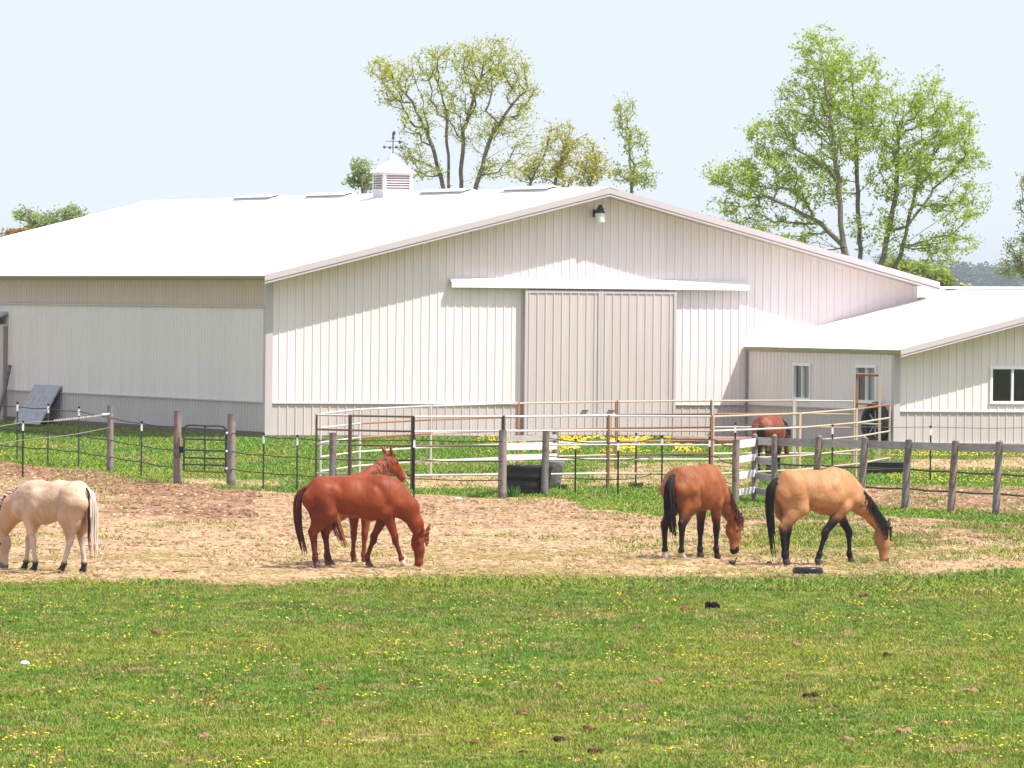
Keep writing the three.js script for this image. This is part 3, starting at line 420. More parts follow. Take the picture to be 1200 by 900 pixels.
{
  // boarded frame behind and around the water tank
  const f = thing('tank_fence', 'three weathered boards on posts fencing the black water tank', 'fence');
  const a = onGround(588.5, 584), b = onGround(638, 581), c = onGround(650.5, 571);
  woodPost(f, 'post', a, 1.37, 0.085, 0); woodPost(f, 'post', b, 1.32, 0.075, 1, 0.02); woodPost(f, 'post', c, 1.22, 0.07, 2);
  for (const [y0, y1, t, m] of [[514, 512.5, 0.12, BOARD[0]], [523.6, 522.8, 0.135, PALE_SUNLIT], [536, 534.6, 0.11, PALE_SUNLIT]]) {
    const s = atDepth(590, y0, -a.z + 0.10), e = atDepth(652, y1, -c.z - 0.1), d = e.clone().sub(s), L = d.length(), q = mesh('board', new THREE.BoxGeometry(L, t, 0.03, 4, 1, 1), m, f);
    q.position.copy(s).lerp(e, 0.5); q.rotation.set(0, Math.atan2(-d.z, d.x), 0); q.rotateZ(Math.asin(d.y / L));
  }
  // black stock tank
  const tk = onGround(618, 581); tk.z -= 0.45;
  const lathe = (pts, sx, sz, mtl, pos, nm, lab) => { const t = thing(nm, lab, 'tank', pos); mesh('tub', new THREE.LatheGeometry(pts.map(p => new THREE.Vector2(...p)), 40).scale(sx, 1, sz), mtl, t); return t; };
  const t1 = lathe([[0, 0.02], [0.46, 0.02], [0.47, 0.05], [0.49, 0.17], [0.51, 0.19], [0.50, 0.21], [0.515, 0.36], [0.54, 0.38], [0.53, 0.40], [0.545, 0.52], [0.58, 0.54], [0.585, 0.60], [0.565, 0.61], [0.545, 0.58], [0.52, 0.30], [0, 0.29]], 0.9, 0.8, RUBBER, tk, 'stock_tank', 'ribbed black rubber stock tank behind the board fence posts');
  mesh('water', new THREE.CircleGeometry(0.49, 32).rotateX(-Math.PI / 2).scale(0.9, 1, 0.8).translate(0, 0.48, 0), new THREE.MeshPhysicalMaterial({ color: lin(0.02, 0.03, 0.025), roughness: 0.05 }), t1);
  const tk2 = onGround(648, 573); tk2.z -= 0.1;
  lathe([[0, 0.02], [0.16, 0.02], [0.17, 0.2], [0.185, 0.21], [0.18, 0.24], [0.195, 0.4], [0.215, 0.41], [0.22, 0.55], [0.235, 0.57], [0.21, 0.6], [0.2, 0.3], [0, 0.28]], 1, 1, GREYTUB, tk2, 'feed_tub', 'small pale grey ribbed tub standing beside the black stock tank');
  const low = onGround(1038, 556), lt = thing('feed_bunk', 'long low black feed bunk on the grass behind the board fence', 'trough', low, 0.20);
  const tr = [[-0.2, 0.02], [0.2, 0.02], [0.26, 0.27], [0.22, 0.27], [0.17, 0.06], [-0.17, 0.06], [-0.22, 0.27], [-0.26, 0.27]];
  mesh('body', prism(tr, -0.48, 0.48).rotateY(Math.PI / 2), RUBBER, lt); for (const s of [-1, 1]) mesh('end_panel', prism([[-0.19, 0.03], [0.19, 0.03], [0.24, 0.26], [-0.24, 0.26]], 0, 0.03).rotateY(Math.PI / 2).translate(s * 0.48 - (s > 0 ? 0.031 : -0.001), 0, 0), RUBBER, lt);
  mesh('rim', mergeGeometries([box(0.98, 0.02, 0.035, 0, 0.28, 0.245), box(0.98, 0.02, 0.035, 0, 0.28, -0.245)]), mat(lin(0.12, 0.12, 0.13), 0.4), lt);
  // wheel and timber by the buildings
  const wq = onSide(1026, 497, AU - 0.25), wp = V3(BX + (AU - 0.25) * cF + wq.n * sF, 0, -(BZ + (AU - 0.25) * sF - wq.n * cF));
  const wh = thing('spoked_wheel', 'large black rubber-tyred wheel standing against the stable annex wall', 'wheel', V3(wp.x, 0.56, wp.z), PHI - 1.35);
  mesh('tyre', new THREE.TorusGeometry(0.44, 0.11, 10, 32), RUBBER, wh); for (let k = 0; k < 8; k++) mesh('spoke', tube([V3(0, 0, 0), V3(Math.cos(k * Math.PI / 4) * 0.34, Math.sin(k * Math.PI / 4) * 0.34, 0)], 0.018, 5), GALV, wh); mesh('disc', new THREE.CylinderGeometry(0.36, 0.36, 0.03, 24).rotateX(Math.PI / 2).translate(0, 0, -0.04), BLACK, wh); mesh('hub', new THREE.CylinderGeometry(0.07, 0.07, 0.12, 12).rotateX(Math.PI / 2), BLACK, wh);
  const l0 = onGround(786, 522), l1 = onGround(905, 523); l0.y += 0.12; l1.y += 0.12;
  top('timber_beam', tube([l0, l0.clone().lerp(l1, 0.5), l1], 0.125, 9, 6), mat(0xffffff, 0.9, { map: woodTex(0.24, 0.15, 0.11, 0.4, 31) }), 'long brown log lying on the grass before the barn wall', 'log');
}
// steel livestock panels
const PH = 1.55;
function stockPanel(a, b, mats, label, rails = 5) {
  const t = thing('livestock_panel', label, 'livestock panel', V3(0, 0, 0), 0, 'steel livestock panels of the pen'); const [mp, mr] = mats;
  const h = PH, d = b.clone().sub(a).setY(0).normalize();
  mesh('post', tube([up(a, 0.0), up(a, h)], 0.024, 7), mp, t); mesh('post', tube([up(b, 0.0).addScaledVector(d, -0.04), up(b, h).addScaledVector(d, -0.04)], 0.024, 7), mp, t);
  for (let k = 0; k < rails; k++) { const y = h - 0.02 - k * (h - 0.35) / (rails - 1); mesh('rail', tube([up(a, y), up(b, y).addScaledVector(d, -0.04)], 0.021, 6), Array.isArray(mr) ? mr[k % mr.length] : mr, t); }
  return t;
}
{
  const T = (px, py) => onGround(px, py, PH);       // a post known by its top
  const front = [[371, 485], [411.5, 486], [485, 487.3], [591, 487], [714, 486.3], [836, 487], [938, 483.5], [1004, 478.6], [1043, 473]].map(p => T(...p));
  const fm = [[BROWNP, [GALV, RUST, GALV, TANP, GALV]], [BROWNP, BROWNP], [BLACK, [GALV, GALV, BROWNP, GALV, GALV]], [BROWNP, [GALV, GALV, GALV, GALV, GALV]], [RUST, [GALV, TANP, GALV, GALV, TANP]], [TANP, [TANP, GALV, TANP, TANP, TANP]], [TANP, TANP], [TANP, [RUST, TANP, TANP, TANP, TANP]]];
  const fl = ['short pen panel behind the chestnuts with one rusty rail', 'brown painted pen panel right behind the two chestnuts', 'white-railed pen panel between tall black post and tank fence', 'white-railed pen panel directly behind the stock tank', 'pen panel with rusty post and cream rails behind the bay', 'cream pen panel in front of the dark bay horse', 'cream pen panel between dark bay horse and orange gate frame', 'last cream pen panel with rusty top rail at the annex corner'];
  const bl = ['galvanised panel at the pen corner facing the barn corner', 'rear pen panel with two rust-orange rails before the barn wainscot', 'rear pen panel ending at the orange post left of the sliding doors', 'rear pen panel crossing in front of the sliding barn doors', 'rear pen panel with brown rails right of the sliding doors', 'rusty rear pen panel in the annex shadow behind the dark bay', 'rear pen panel under the annex side window beside the orange gate frame'];
  for (let i = 0; i < front.length - 1; i++) stockPanel(front[i], front[i + 1], fm[i], fl[i]);
  const back = [[376, 483.5], [422, 478.7], [506, 474.6], [608, 471.6], [723.5, 469.6], [835, 468.6], [932, 468.4], [1003, 469.5]].map(p => T(...p));
  const bm = [[GALV, GALV], [GALV, [GALV, RUST, RUST, GALV, GALV]], [RUST, [GALV, RUST, TANP, GALV, GALV]], [RUST, [TANP, GALV, RUST, GALV, TANP]], [BROWNP, [TANP, BROWNP, BROWNP, RUST, BROWNP]], [GALV, [TANP, RUST, TANP, RUST, GALV]], [TANP, [GALV, TANP, TANP, TANP, GALV]]];
  for (let i = 0; i < back.length - 1; i++) stockPanel(back[i], back[i + 1], bm[i], bl[i]);
  // bow gate frame
  const g0 = T(1004, 470), g1 = T(1031, 471.5), bt = thing('bow_gate', 'tall rust-orange walk-through gate frame in the pen before the annex window', 'gate');
  const hh = 2.18; for (const p of [g0, g1]) mesh('upright', box(0.06, hh, 0.06, p.x, p.y + hh / 2, p.z), p === g0 ? RUST : TANP, bt);
  mesh('head_bar', tube([up(g0, hh - 0.02), up(g1, hh - 0.02)], 0.03, 6), RUST, bt); for (const y of [1.5, 1.05, 0.6]) mesh('rail', tube([up(g0, y), up(g1, y)], 0.02, 6), y > 1.4 ? RUST : GALV, bt);
}
{
  // weathered post and board fence on the right
  const f = thing('board_fence', 'weathered grey post fence with thick top board in front of the annex', 'fence');
  const px = [[884, 586.5, 511], [907, 590.5, 512], [955, 593, 513], [1008, 595.5, 514.5], [1060.5, 598, 516.5], [1114, 601.5, 518], [1167, 604.5, 519], [1222, 608, 520]];
  const b = px.map(p => onGround(p[0], p[1]));
  b.forEach((p, i) => { const s = F / -p.z, h = (px[i][1] - px[i][2]) / s + 0.02; woodPost(f, 'post', p, h, i < 2 ? 0.062 : 0.074, i, i < 2 ? 0.0 : 0.07 + 0.02 * Math.sin(i * 3)); mesh('post_top', new THREE.ConeGeometry(0.06, 0.05, 7).translate(p.x + (i < 2 ? 0 : 0.08), p.y + h + 0.02, p.z), WOOD[(i + 1) % 3], f); });
  const board = (p, q, h0, h1, t, k, parent = f, off = -0.085) => { const s = up(p, h0), e = up(q, h1); s.z += off; e.z += off; const d = e.clone().sub(s), L = d.length(), m = mesh('board', new THREE.BoxGeometry(L - 0.006, t, 0.04), k < 0 ? PALE_SUNLIT : BOARD[k % 2], parent); m.position.copy(s).lerp(e, 0.5); m.rotation.y = Math.atan2(-d.z, d.x); m.rotateZ(Math.asin(d.y / L)); return m; };
  const hts = b.map((p, i) => (px[i][1] - px[i][2]) / (F / -p.z));
  for (let i = 0; i < b.length - 1; i++) board(V3(b[i].x + 0.05, b[i].y, b[i].z), V3(b[i + 1].x + 0.05, b[i + 1].y, b[i + 1].z), hts[i] - 0.10, hts[i + 1] - 0.10, 0.155, i);
  for (const h of [0.82, 0.50, 0.2]) board(b[0], b[1], h, h, 0.13, 1);
  for (const h of [0.80, 0.42]) rope(f, b.slice(1).map(p => up(p, h).add(V3(0.05, 0, -0.07))), 0.02, mat(lin(0.07, 0.055, 0.05), 0.8), 0.015);
  const f2 = thing('corner_boards', 'short run of four boards painted pale as if sunlit at the fence corner', 'fence'), c = onGround(862, 590.5);
  woodPost(f2, 'post', c, 1.27, 0.075, 2); 
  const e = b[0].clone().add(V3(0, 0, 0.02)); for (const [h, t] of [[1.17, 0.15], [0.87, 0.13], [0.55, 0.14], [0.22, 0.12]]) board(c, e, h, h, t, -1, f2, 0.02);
}

// ---------------------------------------------------------------- horses
// body field: tapered capsules joined by a smooth minimum, meshed with surface nets
function surfaceNets(prims, cell) {
  const lo = V3(9, 9, 9), hi = V3(-9, -9, -9);
  for (const p of prims) for (const q of [p.a, p.b]) { const r = Math.max(p.ra, p.rb) + 0.06; lo.min(V3(q[0] - r, q[1] - r, q[2] - r)); hi.max(V3(q[0] + r, q[1] + r, q[2] + r)); }
  const nx = Math.ceil((hi.x - lo.x) / cell) + 2, ny = Math.ceil((hi.y - lo.y) / cell) + 2, nz = Math.ceil((hi.z - lo.z) / cell) + 2;
  const fld = new Float32Array(nx * ny * nz).fill(1), tg = new Uint8Array(nx * ny * nz), ix = (i, j, k) => (k * ny + j) * nx + i;
  for (const p of prims) {
    const k = p.k, m = k + 0.05, a = p.a, b = p.b, kz = p.kz || 1, R0 = Math.max(p.ra, p.rb) + m;
    const rg = (c, l, n) => [Math.max(0, Math.floor((Math.min(a[c], b[c]) - R0 - l) / cell)), Math.min(n - 1, Math.ceil((Math.max(a[c], b[c]) + R0 - l) / cell))];
    const [i0, i1] = rg(0, lo.x, nx), [j0, j1] = rg(1, lo.y, ny), [k0, k1] = rg(2, lo.z, nz);
    const bx = b[0] - a[0], by = b[1] - a[1], bz = (b[2] - a[2]) * kz, bb = bx * bx + by * by + bz * bz || 1e-9;
    for (let kk = k0; kk <= k1; kk++) for (let j = j0; j <= j1; j++) for (let i = i0; i <= i1; i++) {
      const x = lo.x + i * cell - a[0], y = lo.y + j * cell - a[1], z = (lo.z + kk * cell - a[2]) * kz;
      let t = (x * bx + y * by + z * bz) / bb; t = t < 0 ? 0 : t > 1 ? 1 : t;
      const dx = x - t * bx, dy = y - t * by, dz = z - t * bz, d = Math.sqrt(dx * dx + dy * dy + dz * dz) - (p.ra + (p.rb - p.ra) * t), o = ix(i, j, kk), f = fld[o];
      if (d < f) tg[o] = p.tag; const h = Math.max(k - Math.abs(d - f), 0) / k; fld[o] = Math.min(d, f) - h * h * k * 0.25;
    }
  }
  const vid = new Int32Array(nx * ny * nz).fill(-1), pos = [], tags = [], idx = [];
  for (let k = 0; k < nz - 1; k++) for (let j = 0; j < ny - 1; j++) for (let i = 0; i < nx - 1; i++) {
    let n = 0, sx = 0, sy = 0, sz = 0, mask = 0; const c = [];
    for (let q = 0; q < 8; q++) { const v = fld[ix(i + (q & 1), j + ((q >> 1) & 1), k + (q >> 2))]; c.push(v); if (v < 0) mask++; }
    if (mask === 0 || mask === 8) continue;
    for (const [p, q] of [[0, 1], [2, 3], [4, 5], [6, 7], [0, 2], [1, 3], [4, 6], [5, 7], [0, 4], [1, 5], [2, 6], [3, 7]]) if ((c[p] < 0) !== (c[q] < 0)) { const t = c[p] / (c[p] - c[q]); sx += lerp(p & 1, q & 1, t); sy += lerp((p >> 1) & 1, (q >> 1) & 1, t); sz += lerp(p >> 2, q >> 2, t); n++; }
    vid[ix(i, j, k)] = pos.length / 3; pos.push(lo.x + (i + sx / n) * cell, lo.y + (j + sy / n) * cell, lo.z + (k + sz / n) * cell); tags.push(tg[ix(i, j, k)]);
  }
  const quad = (a, b, c, d, flip) => { if (a < 0 || b < 0 || c < 0 || d < 0) return; flip ? idx.push(a, c, b, a, d, c) : idx.push(a, b, c, a, c, d); };
  for (let k = 1; k < nz - 1; k++) for (let j = 1; j < ny - 1; j++) for (let i = 1; i < nx - 1; i++) {
    const s = fld[ix(i, j, k)] < 0;
    if (s !== fld[ix(i + 1, j, k)] < 0) quad(vid[ix(i, j - 1, k - 1)], vid[ix(i, j, k - 1)], vid[ix(i, j, k)], vid[ix(i, j - 1, k)], !s);
    if (s !== fld[ix(i, j + 1, k)] < 0) quad(vid[ix(i - 1, j, k - 1)], vid[ix(i - 1, j, k)], vid[ix(i, j, k)], vid[ix(i, j, k - 1)], !s);
    if (s !== fld[ix(i, j, k + 1)] < 0) quad(vid[ix(i - 1, j - 1, k)], vid[ix(i, j - 1, k)], vid[ix(i, j, k)], vid[ix(i - 1, j, k)], !s);
  }
  const g = new THREE.BufferGeometry(); g.setAttribute('position', new THREE.Float32BufferAttribute(pos, 3)); g.setIndex(idx); g.computeVertexNormals(); return { g, tags };
}
function hairGeo(strands) { return mergeGeometries(strands.map(s => { const g = tube(s.p, s.r, 4, s.p.length * 3, s.r2 ?? 0.002), n = g.attributes.position.count, c = new Float32Array(n * 3); for (let i = 0; i < n; i++) { c[i * 3] = s.c[0]; c[i * 3 + 1] = s.c[1]; c[i * 3 + 2] = s.c[2]; } g.setAttribute('color', new THREE.BufferAttribute(c, 3)); return g; })); }
const HAIR = new THREE.MeshPhysicalMaterial({ vertexColors: true, roughness: 0.6, specularIntensity: 0.35, side: THREE.DoubleSide });
function horse(name, label, o) {
  // o: pos, a (rotation.y), hs, ls scales, legs {hr,hl,fr,fl:[x knee/hock, x fetlock, x hoof]}, poll, muzzle, headYaw, coat(tag,p)->rgb, tail, mane
  const { hs, ls } = o, P = [], r = rng(o.seed), X = x => x * ls, Y = y => y * hs, ws = o.ws || 1, wy = o.wither || 0;
  const B = (a, b, ra, rb, tag, k, kz = 1) => P.push({ a, b, ra: ra * hs, rb: rb * hs, tag, k, kz });
  const T = (x, y, z = 0) => [X(x), Y(y), z * hs * ws];
  // trunk
  B(T(-0.56, 1.17), T(-0.16, 1.13), 0.255, 0.255, 0, 0.10, 1.06); B(T(-0.16, 1.12), T(0.16, 1.065), 0.265, 0.285, 0, 0.10, 1.04); B(T(0.16, 1.065), T(0.46, 1.09), 0.285, 0.255, 0, 0.10, 1.08);
  B(T(-0.62, 1.35), T(-0.22, 1.31), 0.10, 0.10, 0, 0.14); B(T(-0.22, 1.31), T(0.28, 1.385 + wy), 0.10, 0.075, 0, 0.18); B(T(0.28, 1.385 + wy), T(0.46, 1.34 + wy), 0.075, 0.10, 0, 0.18);
  B(T(0.52, 1.04), T(0.58, 1.12), 0.16, 0.15, 0, 0.10); B(T(-0.84, 1.27), T(-0.70, 1.33), 0.05, 0.09, 0, 0.10);
  for (const s of [-1, 1]) {
    const L = s > 0 ? [o.legs.hr, o.legs.fr] : [o.legs.hl, o.legs.fl];
    // hind
    const [hk, hf, hh] = L[0], z = s * 0.13 * hs * ws, hy = Y(o.hockY || 0.55), hoofz = z;
    B(T(-0.60, 1.22, s * 0.11), T(-0.77, 1.10, s * 0.10), 0.19, 0.165, 0, 0.055); B(T(-0.60, 1.10, s * 0.13), T(-0.49, 0.88, s * 0.16), 0.20, 0.135, 1, 0.05); B(T(-0.77, 1.08, s * 0.11), T(-0.69, 0.78, s * 0.12), 0.125, 0.085, 1, 0.05); B(T(-0.46, 1.26, s * 0.15), T(-0.40, 1.20, s * 0.16), 0.085, 0.08, 0, 0.07);
    B(T(-0.53, 0.88, s * 0.15), [hk + 0.02, hy, z], 0.135, 0.052, 1, 0.07); B(T(-0.68, 0.80, s * 0.125), [hk - 0.03, hy + 0.04, z], 0.085, 0.036, 1, 0.05);
    B([hk - 0.035, hy + 0.035, z], [hk, hy - 0.07, z], 0.038, 0.045, 2, 0.04); B([hk, hy - 0.02, z], [hf, Y(0.175), hoofz], 0.05, 0.036, 2, 0.03); B([hf, Y(0.165), hoofz], [hf, Y(0.155), hoofz], 0.046, 0.046, 2, 0.03);
    B([hf, Y(0.155), hoofz], [hh, Y(0.07), hoofz], 0.038, 0.042, 3, 0.03); B([hh, Y(0.06), hoofz], [hh + 0.02, Y(0.035), hoofz], 0.046, 0.056, 4, 0.02); 
    // fore
    const [fk, ff, fh] = L[1], zf = s * 0.125 * hs * ws, ky = Y(0.475);
    B(T(0.32, 1.30, s * 0.085), T(0.585, 1.03, s * 0.12), 0.125, 0.135, 0, 0.05); B(T(0.56, 1.0, s * 0.12), T(0.38, 0.90, s * 0.145), 0.115, 0.11, 0, 0.045); B(T(0.20, 1.20, s * 0.15), T(0.26, 1.02, s * 0.17), 0.12, 0.11, 0, 0.06);
    B(T(0.42, 0.90, s * 0.13), [fk, ky + 0.02, zf], 0.11, 0.05, 1, 0.06); B([fk, ky + 0.04, zf], [fk, ky - 0.05, zf], 0.052, 0.047, 2, 0.03); B([fk, ky, zf], [ff, Y(0.165), zf], 0.042, 0.034, 2, 0.03); B([ff, Y(0.16), zf], [ff, Y(0.15), zf], 0.044, 0.044, 2, 0.03);
    B([ff, Y(0.15), zf], [fh, Y(0.07), zf], 0.036, 0.042, 3, 0.03); B([fh, Y(0.06), zf], [fh + 0.02, Y(0.035), zf], 0.046, 0.056, 4, 0.02);
  }
  // neck and head: the head's own plane may be turned against the body
  const pl = o.poll, mz = o.muzzle, HL = Math.hypot(mz[0] - pl[0], mz[1] - pl[1], mz[2] - pl[2]), d = [0, 1, 2].map(i => (mz[i] - pl[i]) / HL), dl = o.a - (o.headA ?? o.a);
  const fw = [Math.cos(dl), 0, Math.sin(dl)], lat = [-Math.sin(dl), 0, Math.cos(dl)], df = d[0] * fw[0] + d[2] * fw[2], jn = Math.hypot(d[1], df) || 1, jaw = [fw[0] * d[1] / jn, -df / jn, fw[2] * d[1] / jn];
  const lerp3 = (a, b, t) => [lerp(a[0], b[0], t), lerp(a[1], b[1], t), lerp(a[2], b[2], t)], add = (a, b, s) => [a[0] + b[0] * s, a[1] + b[1] * s, a[2] + b[2] * s], nr = o.neckR || 1;
  const nb = T(0.50, 1.17), nt = add(add(pl, d, 0.06), jaw, 0.045), ndx = nt[0] - nb[0], ndy = nt[1] - nb[1], nl = Math.hypot(ndx, ndy) || 1, perp = [-ndy / nl, ndx / nl, 0], arch = o.arch ?? 0.04;
  const m1 = add(lerp3(nb, nt, 0.4), perp, arch), m2 = add(lerp3(nb, nt, 0.75), perp, arch * 0.8);
  B(nb, m1, 0.235, 0.168 * nr, 5, 0.14, 1.35); B(m1, m2, 0.168 * nr, 0.118 * nr, 5, 0.08, 1.4); B(m2, nt, 0.118 * nr, 0.082, 5, 0.06, 1.3);
  B(T(0.34, 1.31), add(m1, perp, 0.09), 0.09, 0.06, 5, 0.16);
  B(add(add(pl, d, 0.06), jaw, 0.02), add(pl, d, HL * 0.5), 0.088, 0.074, 6, 0.04); B(add(pl, d, HL * 0.48), add(add(pl, d, HL - 0.07), jaw, 0.015), 0.072, 0.052, 6, 0.05);
  B(add(add(pl, d, HL * 0.22), jaw, 0.095), add(add(pl, d, HL * 0.36), jaw, 0.10), 0.086, 0.078, 6, 0.05); B(add(add(pl, d, HL * 0.36), jaw, 0.085), add(add(pl, d, HL * 0.84), jaw, 0.045), 0.058, 0.036, 6, 0.05);
  B(add(pl, d, HL - 0.075), add(add(pl, d, HL - 0.045), jaw, 0.03), 0.058, 0.052, 7, 0.04);
  B(add(add(pl, d, HL * 0.26), lat, 0.05), add(add(pl, d, HL * 0.34), lat, 0.05), 0.045, 0.04, 6, 0.03); B(add(add(pl, d, HL * 0.26), lat, -0.05), add(add(pl, d, HL * 0.34), lat, -0.05), 0.045, 0.04, 6, 0.03);
  for (const s of [-1, 1]) { const e0 = add(add(add(pl, lat, s * 0.055), d, 0.03), jaw, -0.035), e1 = add(add(add(e0, d, -0.165), lat, s * 0.055), jaw, -0.04); B(e0, lerp3(e0, e1, 0.5), 0.034, 0.031, 8, 0.025); B(lerp3(e0, e1, 0.5), e1, 0.031, 0.009, 8, 0.012); }
  const { g, tags } = surfaceNets(P, 0.0135);
  { const q = g.attributes.position, nn = g.attributes.normal; for (let i = 0; i < q.count; i++) { const x = q.getX(i), y = q.getY(i), z = q.getZ(i), w = ((fbm(x * 11 + o.seed, y * 9 + z * 13, 3) - 0.5) * 0.009 + (fbm(x * 34, y * 26 + z * 30, 2) - 0.5) * 0.005) * (tags[i] === 4 || tags[i] > 5 ? 0.3 : 1); q.setXYZ(i, x + nn.getX(i) * w, y + nn.getY(i) * w, z + nn.getZ(i) * w); } g.computeVertexNormals(); }
  const p = g.attributes.position, col = new Float32Array(p.count * 3);
  for (let i = 0; i < p.count; i++) { const x = p.getX(i), y = p.getY(i), z = p.getZ(i), n = fbm(x * 7 + 3 + o.seed, y * 7 + z * 5, 3) - 0.5, f = fbm(x * 40 + 9, y * 18 + z * 40, 2) - 0.5; const c = o.coat(tags[i], x / ls, y / hs, z, n); const k = 1 + 0.30 * n + 0.22 * f; col[i * 3] = c[0] * k; col[i * 3 + 1] = c[1] * k; col[i * 3 + 2] = c[2] * k; }
  g.setAttribute('color', new THREE.BufferAttribute(col, 3));
  const t = thing(name, label, 'horse', o.pos, o.a);
  mesh('body', g, new THREE.MeshPhysicalMaterial({ vertexColors: true, roughness: 0.52, specularIntensity: 0.35, side: THREE.DoubleSide }), t);
  for (const s of [-1, 1]) mesh('eye', new THREE.SphereGeometry(0.021, 10, 8).translate(...add(add(add(pl, d, HL * 0.31), lat, s * 0.083), jaw, -0.015)), mat(lin(0.008, 0.006, 0.005), 0.15), t);
  // tail
  const st = [], tp = o.tail, tl = new THREE.CatmullRomCurve3(tp.map(q => V3(...q)));
  for (let k = 0; k < 46; k++) { const an = r() * 6.283, rad = Math.sqrt(r()), len = 0.72 + 0.3 * r(), q = [], w = o.tailW || 0.06; for (let i = 0; i <= 6; i++) { const u = Math.min(1, i / 6 * len), c = tl.getPoint(u), ww = w * (0.35 + 0.9 * Math.sin(Math.min(1, u * 1.25) * 2.2)) * rad; c.x += Math.cos(an) * ww * 0.8 + (r() - 0.5) * 0.012; c.z += Math.sin(an) * ww + (r() - 0.5) * 0.012; q.push(c); } const c = o.tailCol(r(), Math.cos(an) * rad); st.push({ p: q, r: 0.014, r2: 0.004, c }); }
  mesh('tail', hairGeo(st), HAIR, t);
  // mane along the crest
  if (o.mane) {
    const ms = [], pth = [T(0.36, 1.45 + wy), add(m1, perp, 0.165), add(m2, perp, 0.118), add(pl, jaw, -0.05)].map(q => V3(...q)), cv = new THREE.CatmullRomCurve3(pth);
    for (let k = 0; k < o.mane.n; k++) { const u = r() * 0.86, b = cv.getPoint(u), L = o.mane.len * (0.6 + 0.7 * r()), sd = o.mane.side, fall = o.mane.fall ?? 1, q = [];
      for (let i = 0; i <= 4; i++) { const v = i / 4; q.push(V3(b.x + (r() - 0.5) * 0.02 - perp[0] * 0.02 + perp[0] * o.mane.stand * L * v + v * L * 0.12 * (r() - 0.5), b.y + perp[1] * o.mane.stand * L * v - fall * L * v * v, b.z + sd * (0.02 + 0.125 * Math.sin(Math.min(1, v * 1.5) * 1.57) * (o.mane.out ?? 1)) + (r() - 0.5) * 0.02)); }
      ms.push({ p: q, r: o.mane.r || 0.014, r2: 0.004, c: o.mane.col(r(), k / o.mane.n) }); }
    for (let k = 0; k < (o.mane.forelock ?? 8); k++) { const b = V3(...add(pl, jaw, -0.06)), q = []; for (let i = 0; i <= 3; i++) { const v = i / 3; q.push(V3(b.x + d[0] * v * 0.22 - jaw[0] * 0.045 + (r() - 0.5) * 0.05, b.y + d[1] * v * 0.22 - jaw[1] * 0.045, b.z + (r() - 0.5) * 0.07)); } ms.push({ p: q, r: 0.01, r2: 0.003, c: o.mane.col(r(), 0.1) }); }
    mesh('mane', hairGeo(ms), HAIR, t);
  }
  return t;
}
// leg joints and head points read from enlarged photographs of each horse: zoom factor, zoom origin, body centre
function reader(zf, ox, oy, cx, gy, a) {
  const pos = onGround(ox + cx / zf, oy + gy / zf), k = zf * F / -pos.z, ca = Math.cos(a), sa = Math.sin(a);
  return { pos, leg: (xs, z) => xs.map(x => ((x - cx) / k - z * sa) / ca), pt: (x, y, z = 0) => [((x - cx) / k - z * sa) / ca, (gy - y) / k, z] };
}
const mixc = (a, b, t) => a.map((v, i) => lerp(v, b[i], clamp(t)));
{ // chestnut grazing
  const a = 0.06, q = reader(5.622, 340, 520, 458, 818, a), base = [0.21, 0.037, 0.007], dark = [0.06, 0.012, 0.005];
  const poll = q.pt(868, 578, 0.04), muz = q.pt(852, 816, 0.08);
  horse('chestnut_horse', 'red chestnut horse grazing with white sock, head down to the straw', {
    seed: 3, pos: q.pos, a, hs: 0.97, ls: 0.985, headA: -0.55, poll, muzzle: muz, arch: 0.075,
    legs: { hr: q.leg([148, 165, 172], 0.12), hl: q.leg([228, 250, 268], -0.12), fr: q.leg([690, 732, 748], 0.12), fl: q.leg([548, 506, 514], -0.12) },
    coat: (tg, x, y, z, n) => { if (tg === 4) return z > 0 && x > 0 ? [0.35, 0.27, 0.2] : [0.09, 0.06, 0.045]; let c = mixc(base, dark, (tg === 2 || tg === 3 ? 0.85 : tg === 1 ? 0.4 : 0) + n * 1.1); if (tg === 3 && x > 0 && z > 0) c = [0.6, 0.5, 0.42]; if (tg >= 6) { c = mixc(base, dark, 0.3); if (tg < 8 && y < 0.42 && y > 0.08 && (x * 0.985 - poll[0]) * 0.82 + (z - poll[2]) * 0.57 > 0.052 + 0.03 * n && Math.abs((z - poll[2]) * 0.82 - (x * 0.985 - poll[0]) * 0.57 - 0.01) < 0.03) c = [0.45, 0.30, 0.24]; } return c; },
    tail: [[-0.84, 1.26, 0], [-0.95, 1.16, 0], [-0.985, 0.92, 0.01], [-0.955, 0.6, 0.01], [-0.86, 0.2, 0.02]], tailW: 0.075, tailCol: (r) => mixc([0.05, 0.012, 0.006], [0.16, 0.035, 0.014], r * r),
    mane: { n: 70, len: 0.16, side: -1, stand: 0.0, r: 0.013, col: (r) => mixc([0.20, 0.045, 0.014], [0.30, 0.085, 0.03], r), forelock: 8 },
  });
}
